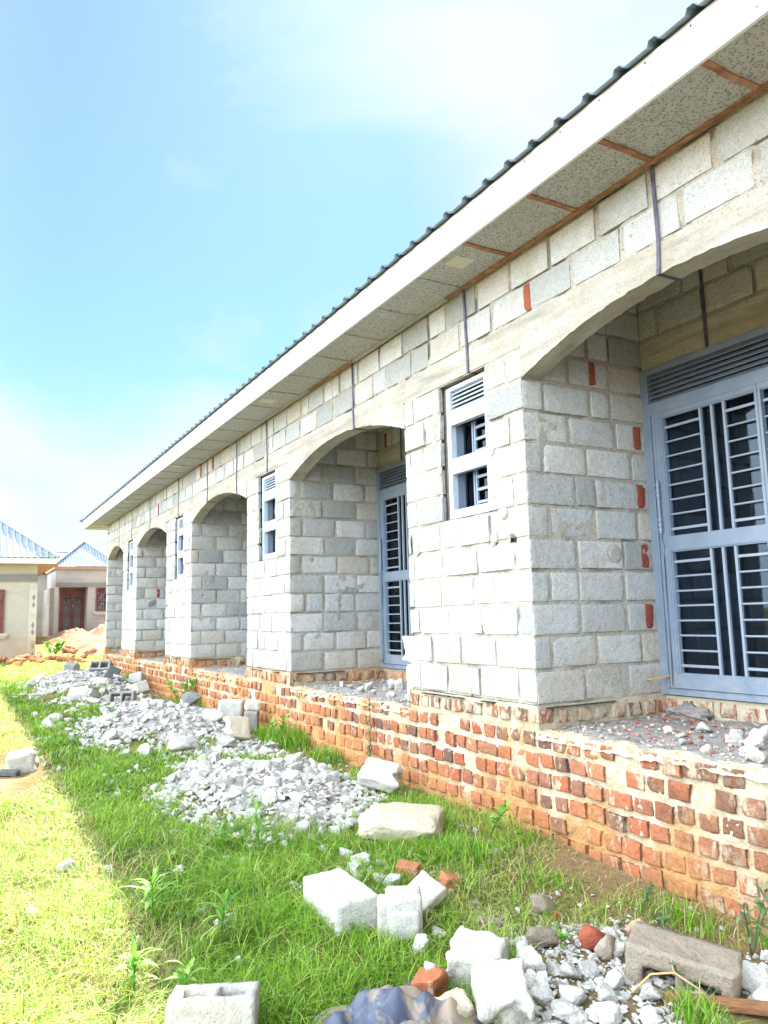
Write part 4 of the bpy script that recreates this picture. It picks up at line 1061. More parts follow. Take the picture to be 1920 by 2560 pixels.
put('hollow_block', hollow_mesh('hollow_block', .40, .2, .16, MT['midgrey'], .035, 2, seed=52), GP(-9.2, -.9, .1), (1.2, 0, YAW), 1, 'grey hollow block lying in grass before the farthest pile', 'block')
put('concrete_block', rbox_mesh('concrete_block', .26, .2, .2, MT['pale'], .03, .006, 12, 55, [(0, 1, .03)]), GP(-4.1, -2.72, .09), (.15, -.15, YAW + .3), 1, 'pale weathered block alone on the bare patch at the sunlit edge', 'block')
put('wood_offcut', rbox_mesh('wood_offcut', .2, .08, .05, MT['greychunk'], .01, .006, 8, 56), GP(-3.98, -2.86, .03), (0, .1, YAW), 1, 'dark flat chip beside the lone pale block', 'stone')
put('stone', rock_mesh('stone', 241, MT['pale'], 18, 3), GP(-.84, -2.73, .03), (0, .2, 1), (.12, .1, .1), 'white stone in the grass on the edge of the sunlight', 'stone')
put('stone', rock_mesh('stone', 242, MT['pale'], 18, 3), GP(-.25, -2.95, .02), (0, .1, 1), (.1, .07, .05), 'low white stone in the sunlit grass', 'stone')
put('stone', rock_mesh('stone', 243, MT['pale'], 18, 3), GP(-.72, -2.52, .02), (0, .1, 2), (.06, .05, .05), 'tiny white stone just inside the shade near the sunlit edge', 'stone')
# broken toothing at the foot of the second bay's near column
o = rbox_mesh('broken_block', .24, .17, .21, MT['pale'], .02, .01, 14, 61, [(0, -1, .05)]); q = put('broken_block', o, (-1.63, .10, .105 + .21), (0, .05, .05)); q.parent = BLD
o = rbox_mesh('broken_block', .17, .16, .26, MT['chunk'], .02, .006, 12, 62); q = put('broken_block', o, (-1.60, .10, .06), (0, 0, 0)); q.parent = BLD

# rubble piles: the larger pieces each a thing of its own, the crushed rest as stuff
def frag_mesh(pts, sizes, mats, name, label, bed=None):
    base = []
    for s in range(6):
        rr = random.Random(900 + s); bm = bmesh.new()
        for i in range(10):
            d = Vector((rr.gauss(0, 1), rr.gauss(0, 1), rr.gauss(0, 1))).normalized(); bm.verts.new(d * rr.uniform(.36, .5))
        bmesh.ops.convex_hull(bm, input=bm.verts[:]); bmesh.ops.delete(bm, geom=[v for v in bm.verts if not v.link_faces], context='VERTS')
        bm.verts.index_update()
        base.append(([v.co.copy() for v in bm.verts], [tuple(v.index for v in f.verts) for f in bm.faces])); bm.free()
    mb = MB()
    for (x, y, z), s in zip(pts, sizes):
        vs, fs = base[R.randrange(6)]; rot = Euler((R.uniform(0, 6), R.uniform(0, 6), R.uniform(0, 6))).to_matrix()
        sc = Vector((s * R.uniform(.8, 1.3), s * R.uniform(.7, 1.1), s * R.uniform(.5, .8)))
        out = []
        for v in vs:
            p = rot @ v; out.append((x + p.x * sc.x, y + p.y * sc.y, z + p.z * sc.z))
        mb.add(out, fs, 0, False)
    if bed:
        cx, cy, rx, ry = bed; n = 70; vs = []; okv = {}
        for i in range(n):
            for j in range(n):
                u, v = (i / (n - 1) * 2 - 1) * 1.15, (j / (n - 1) * 2 - 1) * 1.15
                x, y = cx + u * rx, min(-.03, cy + v * ry); q = 1.25 * math.hypot(u, v) + .5 * ns(x * 2, y * 2.5, 77) - .5 * ns(x * 1.4, y * 1.9, 88) + .15 * ns(x * 9, y * 9, 77)
                okv[(i, j)] = q < 1.0
                vs.append((x, y, G(x, y) + .012 + .012 * ns(x * 9, y * 9, 5) + .010 * ns(x * 27, y * 27, 5) - .05 * max(0, q - .8)))
        fs = [(i * n + j, (i + 1) * n + j, (i + 1) * n + j + 1, i * n + j + 1) for i in range(n - 1) for j in range(n - 1) if okv[(i, j)] and okv[(i + 1, j)] and okv[(i, j + 1)] and okv[(i + 1, j + 1)]]
        mb.add(vs, fs, 1, True)
    o = mb.build(name, mats); return tag(o, label, 'rubble', kind='stuff')
def ell(cx, cy, rx, ry):
    while True:
        a, b = R.uniform(-1, 1), R.uniform(-1, 1)
        if R.random() < .22: a, b = R.gauss(0, .75), R.gauss(0, .65)
        elif a * a + b * b > 1: continue
        x, y = cx + a * rx, cy + b * ry
        if y > -.05: continue
        if ns(x * 1.4, y * 1.9, 88) + .4 * ns(x * 4, y * 4, 89) > -.22 or a * a + b * b < .3: return x, y
PILES = [((-12.2, -1.05, 2.9, 1.05), 38, (.14, .34), 2200, (.05, .17), 'broken concrete piece in the farthest rubble pile, by the end of the building', 'pieces of the farthest rubble pile'),
         ((-5.9, -1.0, 1.9, 1.0), 40, (.12, .32), 2400, (.04, .14), 'broken concrete piece in the second rubble pile, before the third arch', 'pieces of the second rubble pile'),
         ((-3.75, -.62, 1.1, .34), 14, (.07, .17), 900, (.02, .09), 'broken concrete piece strewn in grass along the plinth between the second and white piles', 'pieces strewn along the plinth'),
         ((-8.6, -.75, 1.2, .5), 10, (.10, .24), 800, (.03, .13), 'broken concrete piece strewn between the farthest and second piles', 'pieces between the two far piles'),
         ((-2.05, -1.15, 1.45, .78), 60, (.09, .18), 2900, (.03, .11), 'broken concrete piece in the wide white pile before the second bay', 'pieces of the white rubble pile'),
         ((1.87, -.45, .3, .24), 15, (.05, .11), 380, (.012, .045), 'white broken piece lying between the hollow brown block and the plinth', 'white pieces beside the plinth'),
         ((1.68, -.98, .62, .56), 45, (.04, .09), 2300, (.013, .055), 'small broken piece among the near rubble around the hollow brown block', 'small pieces of the near rubble')]
for pi, ((cx, cy, rx, ry), n, (s0, s1), nf, (f0, f1), lab, grp) in enumerate(PILES):
    for i in range(n):
        x, y = ell(cx, cy, rx, ry)
        s = s0 + (s1 - s0) * R.random() ** 2.0
        me = CHM[R.randrange(16)]
        put('concrete_chunk', me, GP(x, y, s * .2), (R.uniform(0, .6), R.uniform(0, .6), R.uniform(0, 6)), (s * R.uniform(.9, 1.35), s * R.uniform(.8, 1.1), s * R.uniform(.5, .85)), lab, 'concrete chunk', grp)
    pts = []; sz = []
    for i in range(nf):
        x, y = ell(cx, cy, rx * 1.06, ry * 1.08); s = f0 + (f1 - f0) * R.random() ** 2.2
        pts.append((x, y, G(x, y) + s * .15)); sz.append(s)
    bed = (cx, cy, rx, ry)
    frag_mesh(pts, sz, [MT['frag'], MT['dust']], 'rubble', ['crushed grey concrete filling the farthest pile', 'crushed grey concrete filling the second pile', 'crushed grey concrete strewn along the plinth in the grass', 'crushed grey concrete between the two far piles', 'crushed white concrete filling the wide pile', 'crushed white concrete at the foot of the plinth', 'crushed pale concrete between the near chunks'][pi], bed if pi in (0, 1, 4) else None)
pts = []; sz = []
for i in range(240):
    x, y = R.uniform(-9, 1.6), R.uniform(-3.2, -.12); s_z = R.uniform(.012, .05); pts.append((x, y, G(x, y) + s_z * .3)); sz.append(s_z)
frag_mesh(pts, sz, MT['frag'], 'gravel', 'stray pale stone chips in the grass')
# dust and chips on the verandah floors
def vf(x, y, a): return -.145 + .012 * ns(x * 3, y * 3, 2) + .03 * math.exp(-((x - a - 1.5) / .7) ** 2) * sstep(.05, .5, y)
for (a, b, n, lab, lab2) in ((.03, 2.68, 1700, 'red and grey brick chips strewn over the nearest bay floor', 'pale concrete lump on the nearest bay floor'), (-4.2, -1.55, 900, 'grey chips strewn over the second bay floor', 'pale concrete lump on the second bay floor'), (-8.45, -5.7, 350, 'grey chips strewn over the third bay floor', None)):
    pts = []; sz = []
    for i in range(n):
        x = a + .06 + (b - a - .1) * R.random(); y = .0 + 1.12 * R.random() ** 1.1; s = .008 + .03 * R.random() ** 3
        pts.append((x, y, vf(x, y, a) + s * .15)); sz.append(s)
    frag_mesh(pts, sz, MT['fragred'] if a == .03 else MT['frag'], 'rubble', lab)
    if lab2:
        lst = [(1.29, .45, .12, .1), (1.33, .62, .17, .13), (1.5, .35, .18, .12), (1.2, .36, .13, .08), (.80, .62, .12, .07), (1.24, .10, .08, .05), (1.45, .15, .1, .06), (1.62, .25, .13, .08), (1.75, .5, .15, .1), (1.55, .75, .14, .1), (1.0, .2, .06, .04), (1.1, .8, .1, .05), (1.42, .52, .2, .15), (1.60, .60, .22, .15), (1.38, .28, .13, .09), (1.52, .10, .10, .06), (1.7, .12, .14, .08), (1.85, .3, .18, .12), (.9, .3, .08, .05), (.68, .45, .07, .05), (1.12, .5, .1, .07), (1.3, .75, .12, .08)] if a == .03 else \
              [(-3.0, .35, .13, .13), (-2.75, .5, .15, .13), (-2.5, .42, .12, .14), (-2.3, .55, .13, .1), (-3.3, .3, .1, .06), (-2.9, .22, .09, .07), (-2.15, .4, .12, .09), (-3.6, .35, .1, .08), (-1.95, .2, .1, .07), (-2.6, .2, .08, .06), (-2.35, .25, .08, .05)]
        for (x, y, w_, h_) in lst:
            put('concrete_chunk', CHM[R.randrange(10)], (x, y, vf(x, y, a) + h_ * .36), (R.uniform(-.2, .2), R.uniform(-.3, .3), R.uniform(0, 6)), (w_, w_ * .8, h_), lab2, 'concrete chunk', 'lumps on the nearest bay floor' if a == .03 else 'lumps on the second bay floor')
RCH = [rock_mesh('brick_chip', 400 + i, MT['redst'], 11, 4, .02, 1) for i in range(3)]
for i in range(16):
    x, y = .25 + 1.1 * R.random(), .1 + .8 * R.random()
    put('brick_chip', RCH[i % 3], (x, y, vf(x, y, .03) + .008), (R.uniform(0, 1), 0, R.uniform(0, 6)), (R.uniform(.03, .06), R.uniform(.02, .035), R.uniform(.015, .03)), 'red brick chip on the dusty floor of the nearest bay', 'brick chip', 'red chips on the nearest bay floor')
put('mortar_heap', rock_mesh('mortar_heap', 420, MT['dust'], 24, 2.5, .09, 3), (.30, 1.10, -.11), (0, .1, .2), (.34, .24, .15), 'grey lump of spilled mortar under the corner of the nearest door', 'mortar lump')

# ------------------------------------------------------------------ plastic sheet
def tarp():
    n = 64; bm = bmesh.new(); V = []
    for i in range(n):
        row = []
        for j in range(n):
            u, v = i / (n - 1) * 2 - 1, j / (n - 1) * 2 - 1
            # square to disc, with ragged rim
            x, y = u * math.sqrt(1 - v * v / 2), v * math.sqrt(1 - u * u / 2)
            rr = math.hypot(x, y); t = math.atan2(y, x)
            rad = 1 + .22 * ns(math.cos(t) * 1.6, math.sin(t) * 1.6, 3) + .07 * ns(math.cos(t) * 6, math.sin(t) * 6, 4)
            px, py = x * .30 * rad, y * .21 * rad
            h = .05 * max(0, 1 - rr ** 2.0)
            qx, qy = px + .06 * ns(px * 4, py * 4, 31), py + .06 * ns(px * 4, py * 4, 37)
            f1 = 1 - abs(ns(qx * 4.5 + 1, qy * 8, 2)) * 2.4
            f2 = 1 - abs(ns(qx * 11, qy * 9 + 3, 5)) * 2.4
            h += (.045 * f1 + .017 * f2 + .008 * (1 - abs(ns(qx * 26, qy * 19, 8)) * 2.4) + .003 * ns(px * 50, py * 50, 6)) * (1 - rr ** 3 * .8)
            px += .02 * ns(px * 9, py * 9, 11); py += .02 * ns(px * 9, py * 9, 14)
            row.append(bm.verts.new((px, py, max(h, .003))))
        V.append(row)
    for i in range(n - 1):
        for j in range(n - 1): bm.faces.new((V[i][j], V[i + 1][j], V[i + 1][j + 1], V[i][j + 1]))
    for q in range(3): bmesh.ops.smooth_vert(bm, verts=bm.verts[:], factor=.5, use_axis_x=True, use_axis_y=True, use_axis_z=True)
    me = bpy.data.meshes.new('plastic_sheet'); bm.to_mesh(me); bm.free()
    for p in me.polygons: p.use_smooth = True
    me.materials.append(MT['plastic']); return me
o = put('plastic_sheet', tarp(), GP(1.45, -1.89, .0), (0, 0, YAW + .12), (1.08, 1.05, 1.45), 'crumpled muddy blue plastic sheet heaped in front of the rubble', 'plastic sheet')
sm_ = o.modifiers.new('thick', 'SOLIDIFY'); sm_.thickness = .0025
put('plastic_sheet', o.data, GP(1.22, -1.68, -.01), (0, 0, 2.2), (.32, .32, .5), 'small blue plastic scrap poking out behind the orange brick end', 'plastic sheet')

# ------------------------------------------------------------------ grass and weeds
def blades(name, P, H, Wd, LEAN, AZ, rnd, dry, mat, label, seg=3):
    n = len(P); ks = seg
    cu = np.cos(AZ); su = np.sin(AZ)
    D = np.stack([cu, su, np.zeros(n)], 1); S = np.stack([-su, cu, np.zeros(n)], 1)
    tw = NP.uniform(-.7, .7, n); S = S * np.cos(tw)[:, None] + D * np.sin(tw)[:, None]
    rows = []
    for q in range(ks):
        t = q / ks
        c = P + D * (LEAN * H * t ** 1.8)[:, None]; c[:, 2] += H * (t - .35 * np.clip(LEAN, 0, 2) * t ** 2.2)
        wq = Wd * (1 - .25 * t - .35 * t * t)
        rows.append(c - S * wq[:, None] * .5); rows.append(c + S * wq[:, None] * .5)
    c = P + D * (LEAN * H)[:, None]; c[:, 2] += H * (1 - .35 * np.clip(LEAN, 0, 2)); rows.append(c)
    nvp = 2 * ks + 1
    V = np.stack(rows, 1).reshape(-1, 3).astype(np.float32)
    off = (np.arange(n) * nvp)[:, None]
    quads = [np.concatenate([off + 2 * q, off + 2 * q + 1, off + 2 * q + 3, off + 2 * q + 2], 1) for q in range(ks - 1)]
    tri = np.concatenate([off + 2 * ks - 2, off + 2 * ks - 1, off + 2 * ks], 1)
    Q = np.stack(quads, 1).reshape(-1, 4) if quads else np.zeros((0, 4), int)
    me = bpy.data.meshes.new(name)
    nl = Q.size + tri.size
    me.vertices.add(len(V)); me.vertices.foreach_set('co', V.ravel())
    me.loops.add(nl); me.loops.foreach_set('vertex_index', np.concatenate([Q.ravel(), tri.ravel()]).astype(np.int32))
    nq, ntr = len(Q), len(tri)
    me.polygons.add(nq + ntr)
    st = np.concatenate([np.arange(nq) * 4, nq * 4 + np.arange(ntr) * 3]).astype(np.int32)
    me.polygons.foreach_set('loop_start', st)
    me.polygons.foreach_set('use_smooth', np.ones(nq + ntr, bool))
    me.update(calc_edges=True)
    for nm, arr in (('rnd', rnd), ('dry', dry)):
        a = me.attributes.new(nm, 'FLOAT', 'POINT'); a.data.foreach_set('value', np.repeat(arr, nvp).astype(np.float32))
    me.materials.append(mat)
    o = bpy.data.objects.new(name, me); COL.objects.link(o); return tag(o, label, 'grass', kind='stuff')
def pile_q(x, y):
    q = 9
    for (cx, cy, rx, ry), *_ in PILES: q = min(q, ((x - cx) / rx) ** 2 + ((y - cy) / ry) ** 2)
    return q
def scatter(x0, x1, y0, y1, n, dens):
    X = NP.uniform(x0, x1, n); Y = NP.uniform(y0, y1, n); keep = []
    for i in range(n):
        if R.random() < dens(X[i], Y[i]): keep.append(i)
    return X[keep], Y[keep]
def dens_near(x, y):
    if math.hypot((x - 1.45) / .24, (y + 1.89) / .30) < 1: return 0
    q = pile_q(x, y)
    d = max(sstep(.55, 1.2, q), .8 * sstep(.0, -.35, ns(x * 1.4, y * 1.9, 88)) * sstep(.3, .5, q)) if q < 1.3 else 1.0
    c = ns(x * 1.7, y * 1.7, 21)
    d *= .38 + .62 * sstep(-.30, .15, c + .4 * ns(x * 5, y * 5, 22))
    if y > -.45: d *= .22 + .5 * sstep(.0, .35, ns(x * 2.2, 3, 5)) * sstep(-.02, -.3, y)
    if x > .3 and y > -1.1: d *= .85 * (.5 + .5 * sstep(-.2, .2, ns(x * 4, y * 4, 71)))
    if x < -3 and y < -2.4: d *= sstep(.5, 1.2, math.hypot((x + 4.2) / 1.6, (y + 2.85) / .45))
    return d
GP_, GH, GW, GL, GA, GR, GD = [], [], [], [], [], [], []
def lay(x0, x1, y0, y1, n, hmin, hmax, wmin, wmax, dens, dryf):
    X, Y = scatter(x0, x1, y0, y1, n, dens); k_ = len(X)
    Z = np.array([G(a, b) for a, b in zip(X, Y)]) - .005
    cl = np.array([ns(a * 2.4, b * 2.4, 31) for a, b in zip(X, Y)]); c2 = np.array([ns(a * .8, b * .8, 41) for a, b in zip(X, Y)])
    h = np.where((X > .25) & (Y > -1.15), .6, 1.0) * (hmin + (hmax - hmin) * NP.random(k_) ** 1.6) * np.clip(.8 + .7 * cl + .35 * c2, .35, 1.7)
    dr = np.array([dryf(a, b) for a, b in zip(X, Y)])
    isdry = (NP.random(k_) < dr).astype(float) * NP.uniform(.5, 1.0, k_)
    GP_.append(np.stack([X, Y, Z], 1)); GH.append(h * np.where(isdry > 0, .85, 1)); GW.append(NP.uniform(wmin, wmax, k_)); GL.append(NP.uniform(.2, 1.6, k_) ** 1.2)
    GA.append(NP.uniform(0, 6.283, k_)); GR.append(np.clip(.42 + .4 * c2 + .3 * cl + NP.normal(0, .28, k_), 0, 1)); GD.append(isdry)
def dry_lit_near(x, y):
    d = .04 + .24 * sstep(.05, .45, ns(x * 1.3, y * 1.3, 51))
    if x > .2 and y > -1.2: d = max(d, .62)
    if y < -2.45: d = max(d, .7)  # drier past the shadow edge; extra pale blades paint the sunlit strip brighter
    return d
lay(-1.6, 1.9, -3.25, -.06, 150000, .035, .145, .0026, .0052, dens_near, dry_lit_near)
lay(-1.6, 3.2, -4.6, -3.25, 16000, .04, .12, .003, .006, dens_near, dry_lit_near)
lay(-6.0, -1.6, -4.2, -.06, 92000, .04, .125, .005, .009, dens_near, dry_lit_near)
lay(-16.5, -6.0, -4.5, -.06, 70000, .05, .15, .008, .014, dens_near, dry_lit_near)
def arch_lay(x0, x1, y0, y1, n, hm, w0, w1):
    X, Y = scatter(x0, x1, y0, y1, n, dens_near); k_ = len(X)
    GP_.append(np.stack([X, Y, np.array([G(a, b) for a, b in zip(X, Y)]) - .005], 1)); GH.append(NP.uniform(.5, 1.0, k_) * hm); GW.append(NP.uniform(w0, w1, k_)); GL.append(NP.uniform(.7, 1.9, k_))
    GA.append(NP.uniform(0, 6.283, k_)); GR.append(NP.uniform(.3, 1.0, k_)); GD.append((NP.random(k_) < .22) * NP.uniform(.5, 1, k_))
arch_lay(-1.6, 1.7, -3.2, -.3, 6000, .19, .003, .0055)
arch_lay(-6.0, -1.6, -3.4, -.3, 4000, .17, .006, .010)
def dens_far(x, y):
    q = pile_q(x, y); d = .3 + .7 * sstep(-.3, .3, ns(x * .9, y * .9, 61))
    if y > -.1 and x > -16.9: return 0
    if x < -23: d *= .5
    if x < -25.0: d = 0
    return d * (1 if q > 1 else .1)
lay(-25.5, -16.0, -6.5, 5.0, 42000, .05, .14, .014, .026, dens_far, lambda x, y: .45)
# tufts at the foot of the plinth
for (x, y, n, r_, h) in ((-3.9, -.14, 900, .32, .26), (-4.35, -.2, 500, .22, .22), (-3.0, -.12, 500, .3, .16), (-7.9, -.16, 600, .3, .3), (.62, -.5, 160, .2, .10), (1.3, -.25, 220, .22, .13), (1.75, -.12, 160, .16, .16), (1.95, -.95, 260, .1, .12), (2.05, -1.0, 200, .1, .14), (1.55, -.78, 120, .08, .1), (-12.0, -.15, 400, .5, .25), (-.5, -.55, 600, .3, .2), (.1, -.75, 500, .25, .16)):
    X = x + NP.normal(0, r_ * .5, n); Y = np.minimum(-.03, y + NP.normal(0, r_ * .28, n)); k_ = n
    GP_.append(np.stack([X, Y, np.array([G(a, b) for a, b in zip(X, Y)])], 1)); GH.append(h * NP.uniform(.4, 1.1, k_)); GW.append(NP.uniform(.003, .006, k_) * (1.6 if x < -2 else 1)); GL.append(NP.uniform(.1, 1.0, k_))
    GA.append(NP.uniform(0, 6.28, k_)); GR.append(NP.uniform(.1, .75, k_)); GD.append((NP.random(k_) < .15) * .8)
blades('grass', np.concatenate(GP_), np.concatenate(GH), np.concatenate(GW), np.concatenate(GL), np.concatenate(GA), np.concatenate(GR), np.concatenate(GD), MT['grass'], 'rough green grass with dry yellow blades over the whole yard')

def leaf(mb, base, az, el, L, Wd, droop, seg=6, lobes=0.0):
    az_d = Vector((math.cos(az), math.sin(az), 0)); side = Vector((-math.sin(az), math.cos(az), 0))
    p = Vector(base); vs = []; e = el
    for i in range(seg + 1):
        t = i / seg
        wq = Wd * (math.sin(math.pi * min(1, t * .92 + .06)) ** .8) * (1 - .3 * t) * (1 + lobes * (1 if i % 2 else -1))
        up = az_d * (-math.sin(e)) + Vector((0, 0, math.cos(e)))
        vs += [tuple(p - side * wq * .5 + up * wq * .12), tuple(p), tuple(p + side * wq * .5 + up * wq * .12)]
        p = p + (az_d * math.cos(e) + Vector((0, 0, math.sin(e)))) * (L / seg); e -= droop / seg
    fs = []
    for i in range(seg):
        a = i * 3; fs += [(a, a + 1, a + 4, a + 3), (a + 1, a + 2, a + 5, a + 4)]
    mb.add(vs, fs, 0, True); return len(vs)
def weed(name, x, y, h, nleaf, L, Wd, label, mat='weed', stems=1, lean=0.1, lobes=.12, z=None, droop=1.3):
    r_ = empty(name, (x, y, G(x, y) if z is None else z), label, 'weed')
    f = MB(); s_ = MB(); vals = []
    for si in range(stems):
        a0 = R.uniform(0, 6.28); ln = lean * (1 if stems == 1 else 2.5)
        top = Vector((math.cos(a0) * ln * h, math.sin(a0) * ln * h, h * R.uniform(.8, 1)))
        mid_ = top * .5 + Vector((0, 0, h * .06))
        s_.tube([(0, 0, -.01), tuple(mid_), tuple(top)], [.0045, .0035, .002], 6)
        for i in range(nleaf):
            t = .25 + .75 * (i + 1) / nleaf
            b = mid_ * (2 * t) if t < .5 else mid_ + (top - mid_) * (2 * t - 1)
            k_ = 1.15 - .5 * abs(t - .6) * 1.6
            n_ = leaf(f, b, i * 2.4 + a0 + R.uniform(-.4, .4), .35 + .75 * t + R.uniform(-.35, .3), L * k_ * R.uniform(.55, 1.15), Wd * k_ * R.uniform(.7, 1.1), droop * R.uniform(.5, 1.5), lobes=lobes)
            vals += [R.random()] * n_
    o = f.build('foliage', MT[mat], r_)
    a = o.data.attributes.new('rnd', 'FLOAT', 'POINT'); a.data.foreach_set('value', np.array(vals, np.float32))
    s2 = s_.build('stem', MT[mat], r_)
    return r_
weed('weed', .16, -2.47, .20, 18, .14, .026, 'tall leafy weed with drooping toothed leaves in mid grass, left of the pair')
weed('weed', .47, -2.24, .19, 20, .12, .022, 'bright leafy weed behind the two cell block in the grass')
weed('weed', .70, -2.66, .14, 18, .11, .030, 'weed with broad leaves on the edge of the sunlight')
weed('weed', .92, -2.52, .15, 15, .11, .032, 'light green weed touching the two cell block')
weed('weed', -.45, -1.72, .28, 16, .12, .026, 'dark green weed in front of the white rubble pile')
weed('weed', -.75, -1.85, .16, 10, .09, .03, 'low weed left of the dark green weed', lobes=.2)
weed('weed', 1.66, -.24, .26, 9, .085, .026, 'dusty weed with long leaves against the plinth at the right', 'weedgrey', 3, .2, .05)
weed('weed', 1.12, -.33, .13, 7, .045, .024, 'small rounded leaf weed beside the plinth above the dry grass', 'weedgrey', 2, .2, 0)
weed('weed', 1.40, -.45, .10, 7, .045, .03, 'small rounded leaf weed behind the pinkish stone', 'weedgrey', 2, .25, 0)
weed('weed', 1.44, -.68, .07, 6, .05, .035, 'bright green seedling in front of the pinkish stone', 'weed', 1, .2, 0)
weed('weed', 1.28, -.98, .07, 6, .055, .035, 'bright green seedling beside the dark red stone', 'weed', 1, .2, 0)
weed('weed', 1.86, -.85, .14, 9, .04, .018, 'thin weed growing over the hollow brown block', 'weedgrey', 2, .2, 0)
weed('weed', -8.0, -.25, .42, 18, .2, .05, 'dark bushy weed against the plinth by the second pile', 'weed', 3, .2)
weed('weed', -4.0, -.22, .3, 14, .16, .04, 'bushy weed at the foot of the plinth before the second bay', 'weed', 2, .2)
weed('weed', -2.75, -.25, .14, 8, .1, .03, 'small bright weed between plinth and the white pile')
weed('weed', -24.6, -.35, .5, 16, .35, .16, 'broad leaved green plant at the corner of the cream house', 'weed', 3, .3, 0)
weed('weed', -.1, -.35, .22, 12, .1, .03, 'leafy weed between the cream slab and the plinth', 'weed', 2, .25)
# a creeping stem on the plinth face
r_ = empty('climbing_weed', (-2.2, -.05, G(-2.2, -.1)), 'grey green climbing weed trailing up the brick plinth near the second bay', 'weed')
s_ = MB(); f = MB(); vals = []
pts = [(0.05 * ns(i * .7, 0, 3), -.005 - .012 * (i % 2), i * .05) for i in range(14)]; s_.tube(pts, .004, 6)
for i in range(46):
    t = R.random(); q = pts[int(t * 13)]
    n_ = leaf(f, q, R.uniform(math.pi * 1.05, math.pi * 1.95), R.uniform(-.5, .6), .075 * (1.2 - .5 * t), .02, 1.2); vals += [R.random()] * n_
o = f.build('foliage', MT['weedgrey'], r_); a = o.data.attributes.new('rnd', 'FLOAT', 'POINT'); a.data.foreach_set('value', np.array(vals, np.float32)); s_.build('stem', MT['weedgrey'], r_)
# arching dead stalk at the right
s_ = MB(); s_.tube([(0, 0, 0), (.05, .05, .07), (.12, .1, .09), (.2, .14, .05), (.24, .18, -.01)], [.005, .0045, .004, .0035, .003], 6); s_.tube([(.12, .1, .09), (.05, .16, .11), (-.02, .22, .08)], .003, 6)
o = s_.build('dry_stalk', MT['paletimber']); o.location = GP(1.72, -1.02, .02); tag(o, 'dry straw coloured stalk arching before the hollow brown block', 'stalk')

# ------------------------------------------------------------------ neighbouring houses
def scroll(mb, cx, cz, w, h, x):
    for sg in (1, -1):
        pts = []
        for i in range(26):
            t = i / 25; a = t * 2.2 * math.pi * sg; rr = (1 - t * .75)
            pts.append((x, cx + rr * w * .42 * math.sin(a) * .8, cz + sg * h * .25 + rr * h * .2 * math.cos(a)))
        mb.tube(pts, .011, 5)
    mb.tube([(x, cx - w * .3, cz - h * .4), (x, cx + w * .3, cz + h * .4)], .010, 5)
    for s in (-.42, .42): mb.tube([(x, cx + w * s, cz - h * .48), (x, cx + w * s, cz + h * .48)], .010, 5)
X1 = -25.2
H1 = empty('plastered_house', (0, 0, 0), 'cream plastered house with diamond corner pilaster and hipped metal roof at the left edge', 'house')
w = MB(); w.box(X1 - 9, X1, -12, -.88, -1.0, 2.71); w.build('wall', MT['plast1'], H1)
w = MB(); w.box(X1 + .004, X1 + .05, -12, -.872, 2.09, 2.34)
for z in (2.13, 2.19, 2.25, 2.31): w.box(X1 + .0505, X1 + .075, -12, -.868, z - .014, z + .014)
w.build('moulding', MT['band'], H1)
w = MB(); w.box(X1 + .004, X1 + .035, -1.12, -.872, -.62, 2.03)
for z in (1.93, 1.86, .98, .90, .07, 0, -.47): w.box(X1 + .0355, X1 + .07, -1.07, -.868, z - .022, z + .022)
q = w.build('pilaster', MT['quoin'], H1)
w = MB()
for zc in (1.42, .48, -.24):
    for dz in (-.12, .12):
        y_, z_ = -.98, zc + dz
        w.add([(X1 + .0355, y_ - .055, z_), (X1 + .0355, y_, z_ - .12), (X1 + .0355, y_ + .055, z_), (X1 + .0355, y_, z_ + .12), (X1 + .07, y_, z_)], [(0, 1, 4), (1, 2, 4), (2, 3, 4), (3, 0, 4)], 0)
w.build('diamond', MT['band'], q)
w = MB()
for (yy0, yy1, z0, z1) in ((-2.75, -2.69, .36, 1.82), (-1.95, -1.88, .36, 1.82), (-2.69, -1.95, 1.77, 1.82), (-2.69, -1.95, 1.45, 1.5), (-2.69, -1.95, .36, .41)): w.box(X1 + .003, X1 + .06, yy0, yy1, z0, z1, 0)
for i in range(5): w.box(X1 + .01, X1 + .04, -2.69, -1.95, 1.515 + i * .052, 1.545 + i * .052, 0)
wn = w.build('window', MT['redpaint'], H1)
w = MB(); w.box(X1 + .005, X1 + .03, -2.69, -1.95, .41, 1.45); w.build('shutter', MT['redpaint'], wn)
w = MB(); w.box(X1 + .002, X1 + .12, -2.9, -1.76, .26, .345); w.box(X1 + .002, X1 + .08, -2.85, -1.80, .17, .2599); w.build('window_sill', MT['quoin'], H1)
w = MB(); w.box(X1 - 9.6, X1 + .64, -12.6, -.22, 2.705, 2.72); w.build('soffit', MT['tan'], H1)
w = MB(); w.box(X1 + .642, X1 + .667, -12.6, -.35, 2.67, 2.86); w.box(X1 - 9.6, X1 + .64, -.375, -.35, 2.725, 2.86); w.build('fascia', MT['fascia'], H1)
w = MB(); hip_roof(w, X1 - 9.7, X1 + .72, -10.8, -.28, 2.87, .80, pitch=.2, ribh=.025); w.build('roof', MT['galv'], H1)

